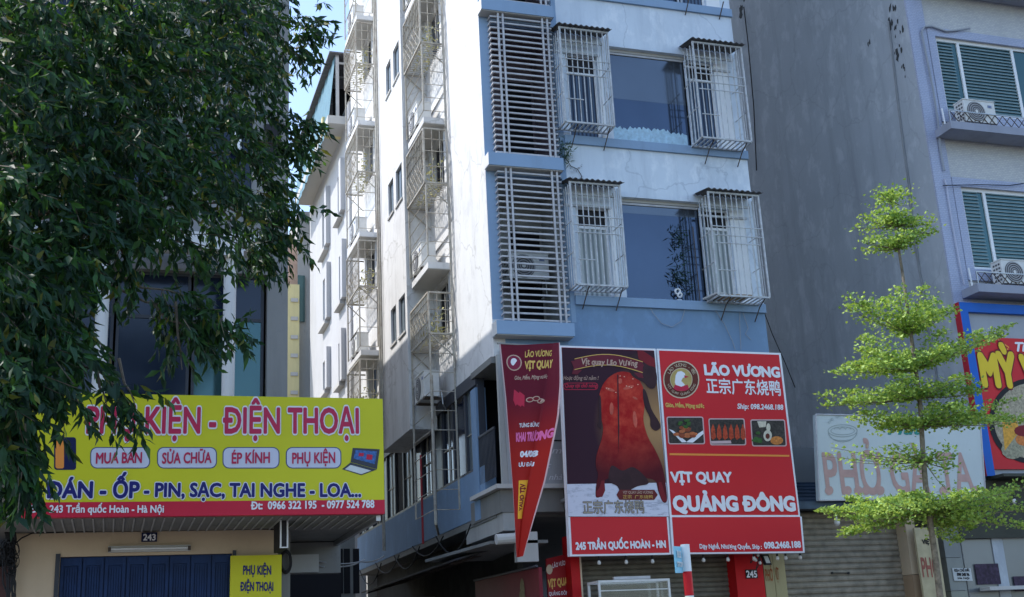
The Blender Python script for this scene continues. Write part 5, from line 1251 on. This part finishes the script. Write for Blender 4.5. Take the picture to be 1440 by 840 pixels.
MB().box(PY(1425,815,YF).x, XE, YF-.012, YF-.002, PY(1425,832,YF).z, PY(1425,811,YF).z).build('sticker', MAT['dark_poster'], gs)
for x, y, w in ((1404,705,'left bulb of the pair below the noodle bowl picture'),(1425,704,'right bulb of the pair below the noodle bowl picture')):
    p = PY(x, y-8, 18.6); o = thing('hanging_bulb', 'unlit white ' + w, 'bulb', p, 'unlit bulbs below the noodle sign'); ORI[o.name] = (0,0,0)
    for nm, me in (('glass_bulb', bulb_me), ('socket', sock_me)): c = bpy.data.objects.new(nm, me); COL.objects.link(c); c.parent = o; c.scale = (1.3,1.3,1.3)
MB_ = MB().box(bx0+.1, XE, 18.62, YF-.06, bz0-.16, bz0-.103); MB_.build('sign_underside_shelf', MAT['dark_olive_beam'], ms)
cable('cable', 'black wire sagging below the noodle sign near the two bulbs', [PY(1398,712,18.6), PY(1440,712,18.6), PY(1480,700,18.6)], .012, cable_m, sag=.06)
# ---- red and white post with light blue flag sign, in the foreground
ps = thing('street_sign_post', 'red and white banded post with a small light blue flag sign', 'sign post', PZ(967, 800, .12) if False else (PY(968,800,10.5).x, 10.5, 0))
px_, py_ = PY(966,800,10.5).x, 10.5
ztp = PY(962,766,10.5).z; zrw = PY(966,804,10.5).z; zlw = PY(972,838,10.5).z
def band(z0, z1, mt, nm='post_band'): MB().tube((px_,py_,z0), (px_,py_,z1), .043, 20).build(nm, mt, ps)
whp = flat("white_post_paint", (0.80,0.82,0.82), .4, 0, .05); rdp = flat("red_post_paint", (0.62,0.01,0.02), .4, 0, .06)
band(zrw, ztp, whp); z = zrw; col = [rdp, whp]; i = 0
while z > .01: z2 = max(0, z-(zrw-zlw)); band(z2+.001, z, col[i % 2]); z = z2; i += 1
lb = flat("light_blue_vinyl", (0.27,0.62,0.78), .45, 0, .05)
A = Vector((px_-.05, py_, 0)); d = Vector((-.17, -.20, 0))
zA1, zA0 = PY(958,769,10.5).z, PY(960,806,10.5).z
m = MB(); m.prism([Vector((A.x,A.y,zA0)), Vector((A.x,A.y,zA1)), Vector((A.x+d.x,A.y+d.y,zA1-.012)), Vector((A.x+d.x,A.y+d.y,zA0-.012))], (.006,-.005,0)); m.build('flag_plate', lb, ps)
nn_ = Vector((d.y, -d.x, 0)).normalized(); nn_ = nn_ if nn_.dot(Vector((0,-1,0))) > 0 else -nn_
def on(u, z): return Vector((A.x + d.x*(1-u), A.y + d.y*(1-u), z)) + nn_*.009
hh = zA1-zA0
lettering(ps, "BUS", on(.28, zA0+hh*.55), on(.78, zA0+hh*.56), on(.28, zA0+hh*.80), nn_, whp, bold=.05); lettering(ps, "STOP", on(.2, zA0+hh*.2), on(.92, zA0+hh*.22), on(.2, zA0+hh*.38), nn_, whp, bold=.05)
# ================================================================== AIR CONDITIONERS
def make_ac(name, label, loc, rot, group=None):
    o = local_thing(name, label, 'air conditioner', loc, group, rot)
    w, d, h = .78, .30, .54
    m = MB(); m.box(-w/2, w/2, -d/2, d/2, .05, h); cs = m.build('casing', ac_m, o)
    cx = -.10
    m = MB(); m.poly([(cx+.225*math.cos(a), -d/2-.004, .29+.225*math.sin(a)) for a in [2*math.pi*i/28 for i in range(28)]]); m.build('fan_opening', acd_m, cs)
    m = MB()
    for r in (.215, .17, .125, .08):
        n = 24
        for i in range(n):
            a, b = 2*math.pi*i/n, 2*math.pi*(i+1)/n
            m.poly([(cx+r*math.cos(a),-d/2-.018,.29+r*math.sin(a)),(cx+r*math.cos(b),-d/2-.018,.29+r*math.sin(b)),(cx+(r-.022)*math.cos(b),-d/2-.018,.29+(r-.022)*math.sin(b)),(cx+(r-.022)*math.cos(a),-d/2-.018,.29+(r-.022)*math.sin(a))])
    m.build('fan_grille', acg_m, cs)
    m = MB(); m.poly([(cx+.04*math.cos(a), -d/2-.022, .29+.04*math.sin(a)) for a in [2*math.pi*i/12 for i in range(12)]]); m.build('fan_hub', ac_m, cs)
    m = MB(); m.box(.21, .31, -d/2-.006, -d/2-.001, .40, .46); m.build('rating_label', flat("label_blue_print", (0.22,0.27,0.42), .5, 0, .8, 60), cs)
    m = MB()
    for i in range(5):
        for j in range(3): m.box(-w/2-.005, -w/2-.001, -d/2+.04+j*.075, -d/2+.09+j*.075, .12+i*.08, .16+i*.08)
    m.build('side_vents', acd_m, cs, kind='stuff')
    m = MB(); m.box(-w/2-.012, w/2+.012, -d/2-.012, d/2+.012, h+.001, h+.02); m.build('top_cover', ac_m, o)
    for x in (-w*.36, w*.36): MB().box(x-.02, x+.02, -d/2, d/2+.14, .0, .048).build('foot_bracket', rust_m, o)
    MB().path([(w/2-.02, d/2, .2), (w/2+.05, d/2+.03, .12), (w/2+.06, d/2+.05, -.12), (w/2-.02, d/2+.12, -.2)], .014, 5).build('hose', MAT['galvanised_steel'], o)
    return o
ac0 = make_ac('air_conditioner', 'white air conditioner on the ledge under the upper window of the tiled house', (PY(1369,160,18.85).x, 18.80, wz[0][0]-.49), 0)
def put_ac(loc, rot, label, group=None):
    o = copy_tree(ac0); o.location = loc; o.rotation_euler = (0,0,rot); o['label'] = label
    if group: o['group'] = group
    return o
put_ac((PY(1420,380,18.85).x+.02, 18.80, wz[1][0]-.49), 0, 'white air conditioner on the ledge above the blue sign frame, right edge')
RW = -math.pi/2
for k, w in enumerate(('just above the lowest concrete canopy', 'above the second canopy from below', 'above the third canopy from below', 'above the fourth canopy, mostly out of view')):
    put_ac((XS-.31, 22.62, 9.25+k*3.13), RW, 'air conditioner in the near cage column, ' + w)
    put_ac((XS-.31, 29.5, 9.25+k*3.13), RW, 'air conditioner in the far cage column, ' + w)
put_ac((XS-.36, 22.5, 6.55), RW, 'lowest air conditioner of the near cage column, in the shade above the strip windows')
put_ac((PY(742,392,YF+.7).x, YF+.75, PY(742,398,YF+.7).z), 0, 'air conditioner behind the louvre slats of the lower balcony')
# plants in the windows and on the slabs
def leafy(mb, c, n, spread, ln, wd, r_, down=.3):
    for i in range(n):
        p = Vector(c) + Vector((r_.normal()*spread[0], r_.normal()*spread[1], r_.normal()*spread[2]))
        a = Vector((r_.normal(), r_.normal(), r_.normal()-down)).normalized()*ln*(.6+.8*r_.random()); b = a.orthogonal().normalized()*wd
        mb.poly([p, p+a*.45+b, p+a, p+a*.45-b])
pr = np.random.default_rng(11)
pt = thing('ledge_plant', 'weedy green plant growing at the right end of the middle balcony slab', 'plant', (PY(797,222,18.98).x, 18.98, zs_t+.03))
m = MB(); leafy(m, (PY(797,213,18.98).x, 19.05, PY(797,212,18.98).z), 160, (.07,.05,.13), .12, .012, pr, -.5); m.build('foliage', leaf_mid, pt, kind='stuff')
m = MB(); m.path([PY(x,y,YF-.03) for x,y in ((795,222),(803,234),(812,238),(817,246),(819,254))], .008, 4); leafy(m, PY(812,240,YF-.04), 14, (.08,.01,.08), .05, .01, pr); m.build('creeper_stem', rust_m, pt)
m = MB()
pot = thing('window_plants', 'dark potted plants seen at the right of the lower picture window', 'plant', (xgb-.35, YF+.04, L3-PIT))
for cx_, cz_, n in ((956,330,45),(958,352,30),(956,388,60),(960,402,40)): leafy(m, PY(cx_, cz_, YF+.04), n, (.09,.015,.12), .15, .014, pr, 0)
m.build('foliage', leaf_dark, pot, kind='stuff')
m = MB(); m.tube((xgb-.25, YF+.04, L3-PIT+.02), (xgb-.25, YF+.04, L3-PIT+1.5), .012, 5); m.build('stem', rust_m, pot)
cat_ = thing('window_ornament', 'small white looped ornament on the sill of the lower picture window', 'ornament', PY(954,419,YF+.03))
m = MB()
def loop3(m, cx, cy, r_, rr_, y): m.path([PY(cx+r_*math.cos(a), cy+r_*math.sin(a), y) for a in [2*math.pi*i/12 for i in range(13)]], rr_, 5)
loop3(m, 953, 410, 3.6, .018, YF+.03); loop3(m, 956, 415, 3.0, .018, YF+.03); m.box(PY(952,415,YF).x, PY(959,415,YF).x, YF+.01, YF+.05, L3-PIT+.003, L3-PIT+.03); m.build('figure', white_pvc, cat_)
ply = thing('wood_planks', 'weathered wooden slats lying on the floor of the lower right window cage', 'planks', PY(1020,428,YF-.25))
wood = flat("weathered_wood", (0.34,0.22,0.11), .8, 0, .4, 14)
pz = L3-PIT-.02+.03
for i in range(5): x = PY(1008+i*9,428,YF-.2).x; MB().prism([(x,YF-.46,pz+.001*i),(x+.09,YF-.46,pz+.001*i),(x+.02,YF-.06,pz+.001*i),(x-.07,YF-.06,pz+.001*i)], (0,0,.02)).build('plank', wood, ply)
MB().prism([(PY(998,428,YF-.2).x,YF-.5,pz),(PY(998,428,YF-.2).x+.2,YF-.5,pz),(PY(998,428,YF-.2).x+.12,YF-.1,pz),(PY(998,428,YF-.2).x-.08,YF-.1,pz)], (0,0,.03)).build('pale_board', soffit_m, ply)

# ================================================================== TREES
def leaf_cloud(name, P, D, ln, wd, mats, parent, r_, kind='stuff', fold=.25):
    """P positions, D leaf directions (unit), each leaf a folded blade of four triangles"""
    n = len(P); D = D/np.linalg.norm(D, axis=1, keepdims=True)
    rnd = r_.normal(size=(n,3)); S = np.cross(D, rnd); S /= np.linalg.norm(S, axis=1, keepdims=True)+1e-9; Nn = np.cross(S, D)
    L = (ln*(.65+.7*r_.random(n)))[:,None]; Wd = (wd*(.7+.6*r_.random(n)))[:,None]
    droop = Nn*L*.12
    V = np.stack([P, P+D*L*.45+S*Wd+Nn*Wd*fold, P+D*L*.45-droop*.2, P+D*L*.45-S*Wd+Nn*Wd*fold, P+D*L-droop], axis=1).reshape(-1,3)
    base = (np.arange(n)*5)[:,None]
    F = np.concatenate([base+np.array([[0,1,2]]), base+np.array([[0,2,3]]), base+np.array([[1,4,2]]), base+np.array([[3,2,4]])], axis=1).reshape(-1)
    off = np.array(ORI.get(parent.name, (0,0,0))) if parent else 0
    me = bpy.data.meshes.new(name); me.vertices.add(len(V)); me.vertices.foreach_set('co', (V-off).astype(np.float32).ravel())
    nf = n*4; me.loops.add(nf*3); me.loops.foreach_set('vertex_index', F.astype(np.int32)); me.polygons.add(nf)
    me.polygons.foreach_set('loop_start', np.arange(nf, dtype=np.int32)*3); me.polygons.foreach_set('loop_total', np.full(nf, 3, dtype=np.int32))
    for m_ in mats: me.materials.append(m_)
    mi = np.repeat(r_.integers(0, len(mats), n), 4).astype(np.int32); me.polygons.foreach_set('material_index', mi); me.update(); me.validate()
    o = bpy.data.objects.new(name, me); COL.objects.link(o); o.parent = parent; ORI[o.name] = tuple(off) if parent else (0,0,0)
    return tag(o, kind=kind)
tr = np.random.default_rng(21)
# --- big street tree: crown blobs given by their centre on the picture, distance, and radius in metres
bt = thing('street_tree', 'large dark leafy street tree hanging over the yellow sign', 'tree', (-3.6, 12.0, .12))
blobs = []
def blob(px, py, Y, r_, dens=1.0, flat_=.8): blobs.append((np.array(PY(px, py, Y)), r_*.62, dens*1.5, flat_))
for q in [(30,40,10.5,1.0),(120,30,11,1.1),(210,50,11.5,1.0),(290,30,12,1.0),(345,10,12.5,.7),(40,120,10,1.0),(130,120,10.5,1.1),(225,115,11,1.1),(305,100,12,.8),
          (340,110,12.6,.45),(30,210,9.6,1.0),(120,205,10,1.0),(205,200,10.5,1.0),(285,190,11.3,.75),(325,215,12,.5),(20,300,9.4,.9),(95,290,9.8,.9),(180,280,10.2,.8),
          (255,270,11,.65),(310,285,11.6,.5),(345,262,12.2,.4),(10,380,9.2,.7),(15,470,9.0,.6),(10,550,8.9,.5),(55,420,9.2,.35),
          (80,-60,10,1.5),(250,-70,12,1.5),(-80,100,9.5,1.5),(-90,350,9,1.4),(360,-60,13,.8),(-60,560,8.8,.8),(70,330,9.5,.55),(230,310,10.8,.35),(140,320,9.9,.4),(40,500,9,.35)]: blob(*q)
sprays = [  # drooping sprays: start, end on the picture, distance, number of shoots
 ((365,30),(440,45),12.9,30,.18),((385,55),(425,75),12.9,14,.14),((345,60),(380,90),12.8,16,.16),((350,165),(428,178),12.6,34,.15),((365,200),(415,212),12.6,14,.12),((370,235),(395,255),12.5,10,.12),((360,280),(415,300),12.4,26,.15),
 ((350,310),(405,325),12.3,16,.13),((340,330),(385,365),12.3,16,.14),((300,330),(360,360),12.2,16,.15),((205,425),(315,452),10.4,34,.13),((200,405),(270,420),10.4,12,.12),((235,450),(275,470),10.3,9,.1),((250,470),(256,520),10.2,3,.03),
 ((12,520),(27,640),9.0,20,.09),((10,560),(30,645),9.0,10,.08),((42,505),(38,560),9.1,6,.07),((85,470),(125,495),9.5,10,.11),((95,530),(105,560),9.4,4,.06),((140,545),(150,570),9.4,3,.05),((175,540),(190,570),9.4,3,.05),
 ((8,600),(15,650),8.9,8,.12),((110,370),(100,410),9.6,10,.14),((170,350),(180,390),10,10,.14),((240,340),(300,350),11,14,.14),((80,400),(110,450),9.6,14,.15),((-10,450),(25,570),8.9,45,.18),((30,600),(40,665),8.9,12,.07),((36,640),(42,680),8.85,5,.05),((118,515),(165,545),9.5,6,.08),((0,400),(70,500),9.2,30,.25)]
shootP = []; shootD = []
for c, r_, dens, fl_ in blobs:
    n = int(150*dens*r_**2.2)+12
    d = tr.normal(size=(n,3)); d /= np.linalg.norm(d, axis=1, keepdims=True); rad = r_*(tr.random(n)**.45)
    p = c + d*rad[:,None]*np.array([1,1.15,fl_]); shootP.append(p); dd_ = d*np.array([1,1,.35]); dd_[:,2] -= .35; shootD.append(dd_)
for a, b, Y, n, sp in sprays:
    A_, B_ = np.array(PY(*a, Y)), np.array(PY(*b, Y)); t_ = tr.random(n)[:,None]
    p = A_ + (B_-A_)*t_ + tr.normal(size=(n,3))*sp*np.array([.7,1.2,.45])*.8; shootP.append(p)
    dd_ = (B_-A_)/np.linalg.norm(B_-A_)*.9 + tr.normal(size=(n,3))*.45; dd_[:,2] -= .35; shootD.append(dd_)
SP = np.concatenate(shootP); SD = np.concatenate(shootD); SD /= np.linalg.norm(SD, axis=1, keepdims=True)
k = 13; n = len(SP)
t_ = np.tile(np.linspace(.15, 1, k), n)
P_ = np.repeat(SP, k, axis=0) + np.repeat(SD, k, axis=0)*(t_*.30)[:,None]; P_[:,2] -= (t_**2)*.07
Dl = np.repeat(SD, k, axis=0)*.55 + tr.normal(size=(n*k,3))*.55; Dl[:,2] -= .75
leaf_cloud('foliage', P_, Dl, .125, .021, [leaf_dark]*15 + [leaf_mid]*9 + [leaf_fresh]*6 + [leafmat('yellowing_leaf', (0.13,0.14,0.025), (0.25,0.25,0.03))], bt, tr)
# shoots' own twigs
m = MB()
for i in range(0, n, 3): a = Vector(SP[i]); b = a + Vector(SD[i])*.3 - Vector((0,0,.05)); m.tube(a, b, .005, 3, .003)
m.build('twigs', bark, bt, kind='stuff')
# largest nearby leaves as parts of their own
lv_ = MB().add([(0,0,0),(.03,.055,.008),(0,.06,-.002),(-.03,.055,.008),(.022,.11,.004),(0,.115,-.006),(-.022,.11,.004),(0,.165,-.02)],[(0,1,2),(0,2,3),(1,4,5,2),(3,2,5,6),(4,7,5),(5,7,6)])
leaf_me = [lv_.mesh('leaf', leaf_mid), lv_.mesh('leaf', leaf_dark)]
cand = [i for i in range(n) if SP[i][1] < 10.8]; tr.shuffle(cand)
for i in cand[:230]:
    p = SP[i] + SD[i]*.28*tr.random(); p[1] -= .12
    q = Vector((SD[i][0]*.6+tr.normal()*.4, -.25+tr.normal()*.3, -.85)).to_track_quat('Y', 'Z').to_euler()
    inst('leaf', leaf_me[int(tr.integers(2))], bt, p, (q.x, q.y, q.z))
# trunk and limbs
def limb(mb, pts, r0, r1, n=9):
    k = len(pts)-1
    for i in range(k): mb.tube(pts[i], pts[i+1], r0+(r1-r0)*i/k, n, r0+(r1-r0)*(i+1)/k)
m = MB(); limb(m, [(-3.6,12,.0),(-3.5,12,2.0),(-3.3,12.1,4.0),(-3.1,12.1,6.0),(-2.8,12.3,8.5),(-2.4,12.4,10.8)], .24, .06); m.build('trunk', bark, bt)
for c, r_, dens, fl_ in blobs[:36]:
    z0 = max(3.5, min(9.5, c[2]-1.2)); s0 = Vector((-3.3+(z0-4)*.12, 12.1, z0)); e = Vector(c); mid = s0.lerp(e, .5)+Vector((0,0,.35))
    m = MB(); limb(m, [s0, s0.lerp(mid,.5)+Vector((0,0,.1)), mid, mid.lerp(e,.5)+Vector((0,0,.05)), e], .055, .012, 6); m.build('branch', bark, bt)
for a, b, Y, n_, sp in sprays:
    m = MB(); A_, B_ = PY(*a, Y), PY(*b, Y); limb(m, [A_+(A_-B_)*.6+Vector((0,0,.1)), A_, A_.lerp(B_,.5)+Vector((0,0,.03)), B_], .014, .004, 5); m.build('branch', bark, bt)
# --- young layered tree on the pavement
YT = 15.4
yt = thing('young_tree', 'slender young tree with flat bright green tiers before the faded noodle sign', 'tree', (PY(1322,840,YT).x, YT, .12))
tp = [PY(x,y,YT) for x,y in ((1322,840),(1316,790),(1303,700),(1298,640),(1294,570),(1285,500),(1279,455),(1270,390),(1262,340),(1256,300),(1253,278))]
base_ = Vector((tp[0].x+.02, YT, .12))
m = MB(); limb(m, [base_]+tp, .055, .012, 9); m.build('trunk', bark2, yt)
tiers = [ # trunk point, list of branch tips on the picture (left/right), depth spread, leaves
 ((1253,283),[(1236,281),(1275,277),(1245,290),(1264,275)],.07,260),
 ((1258,318),[(1217,311),(1308,322),(1240,303),(1275,306),(1300,315)],.22,800),
 ((1262,350),[(1213,342),(1295,335),(1235,338),(1280,330)],.2,700),
 ((1278,470),[(1188,426),(1338,415),(1210,433),(1240,428),(1270,420),(1310,428),(1325,442)],.55,2300),
 ((1286,520),[(1186,490),(1183,518),(1215,500),(1419,462),(1380,474),(1345,485),(1310,490),(1200,525)],.75,3300),
 ((1291,560),[(1162,556),(1185,566),(1215,548),(1370,540),(1345,552),(1260,545)],.7,2600),
 ((1295,600),[(1250,590),(1215,580),(1440,575),(1400,590),(1370,600),(1460,585),(1340,575)],.8,2600),
 ((1300,650),[(1177,638),(1205,645),(1240,662),(1250,640),(1345,655),(1330,680)],.5,800),
 ((1306,722),[(1169,722),(1195,735),(1220,750),(1250,715),(1275,700),(1330,700),(1380,712),(1430,690),(1470,680),(1400,740),(1350,735),(1455,735),(1225,705)],.95,9500),
]
LP = []; LD = []
for (tx, ty), tips, ds, nl_ in tiers:
    o_ = PY(tx, ty, YT)
    allt = []
    for (x, y) in tips:
        for rep in range(2): allt.append(Vector(PY(x, y, YT)) + Vector((0, tr.normal()*ds*.5, tr.normal()*.085)))
    for kx in range(4): allt.append(o_ + Vector((tr.normal()*ds*.5, (1 if kx % 2 else -1)*ds*(.6+.5*tr.random()), .12+.1*tr.random())))
    per = int((1.0+.8*tr.random())*nl_)//len(allt)
    for e in allt:
        mid = o_.lerp(e, .55) + Vector((0,0,-.02-.02*tr.random()))
        m = MB(); limb(m, [o_, o_.lerp(mid,.5), mid, e], .011, .003, 5); m.build('branch', bark2, yt)
        u = tr.random(per)**.75; base = np.array([o_.lerp(e, float(a)) for a in u])
        spread = (.05+.14*np.sin(np.pi*np.clip(u,0,1)))[:,None]
        LP.append(base + tr.normal(size=(per,3))*np.array([.095,.15,.042])*(spread/.15) + np.array([0,0,.02])); d = tr.normal(size=(per,3)); d[:,2] = d[:,2]*.35+.25; LD.append(d)
leaf_cloud('foliage', np.concatenate(LP), np.concatenate(LD), .060, .021, [leaf_lite, leaf_lite, leaf_lite2], yt, tr)

# ---- shaded clutter of the alley under the blue band
al = thing('alley_awning', 'dark sheet awning over the alley side entrances, below the blue band', 'awning', (XS, 23, 3.5))
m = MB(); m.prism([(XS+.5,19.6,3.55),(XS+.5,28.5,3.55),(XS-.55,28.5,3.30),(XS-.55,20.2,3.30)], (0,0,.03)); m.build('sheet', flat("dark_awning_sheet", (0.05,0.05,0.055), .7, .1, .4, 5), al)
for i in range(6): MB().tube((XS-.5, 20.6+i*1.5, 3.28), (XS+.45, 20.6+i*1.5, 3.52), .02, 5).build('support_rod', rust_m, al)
jb = thing('junction_box', 'grey box beam sticking out under the blue band deep in the alley', 'box', (XS-.2, 26.5, 2.8))
MB().box(XS-.45, XS+.4, 25.3, 27.5, 2.55, 3.0).build('case', dark_conc, jb)
kk = np.random.default_rng(4)
for i in range(5):
    y0_ = 20.5+i*1.9; cable('cable', ['black cable loop nearest the street under the blue band','second black cable loop under the blue band','third black cable loop under the blue band, beside the box beam','fourth black cable loop under the blue band, deep in the alley','farthest black cable loop under the blue band'][i],
        [Vector((XS-.15, y0_, 3.95)), Vector((XS-.2-.1*kk.random(), y0_+1.9, 3.95))], .014, cable_m, sag=.25+.3*kk.random())
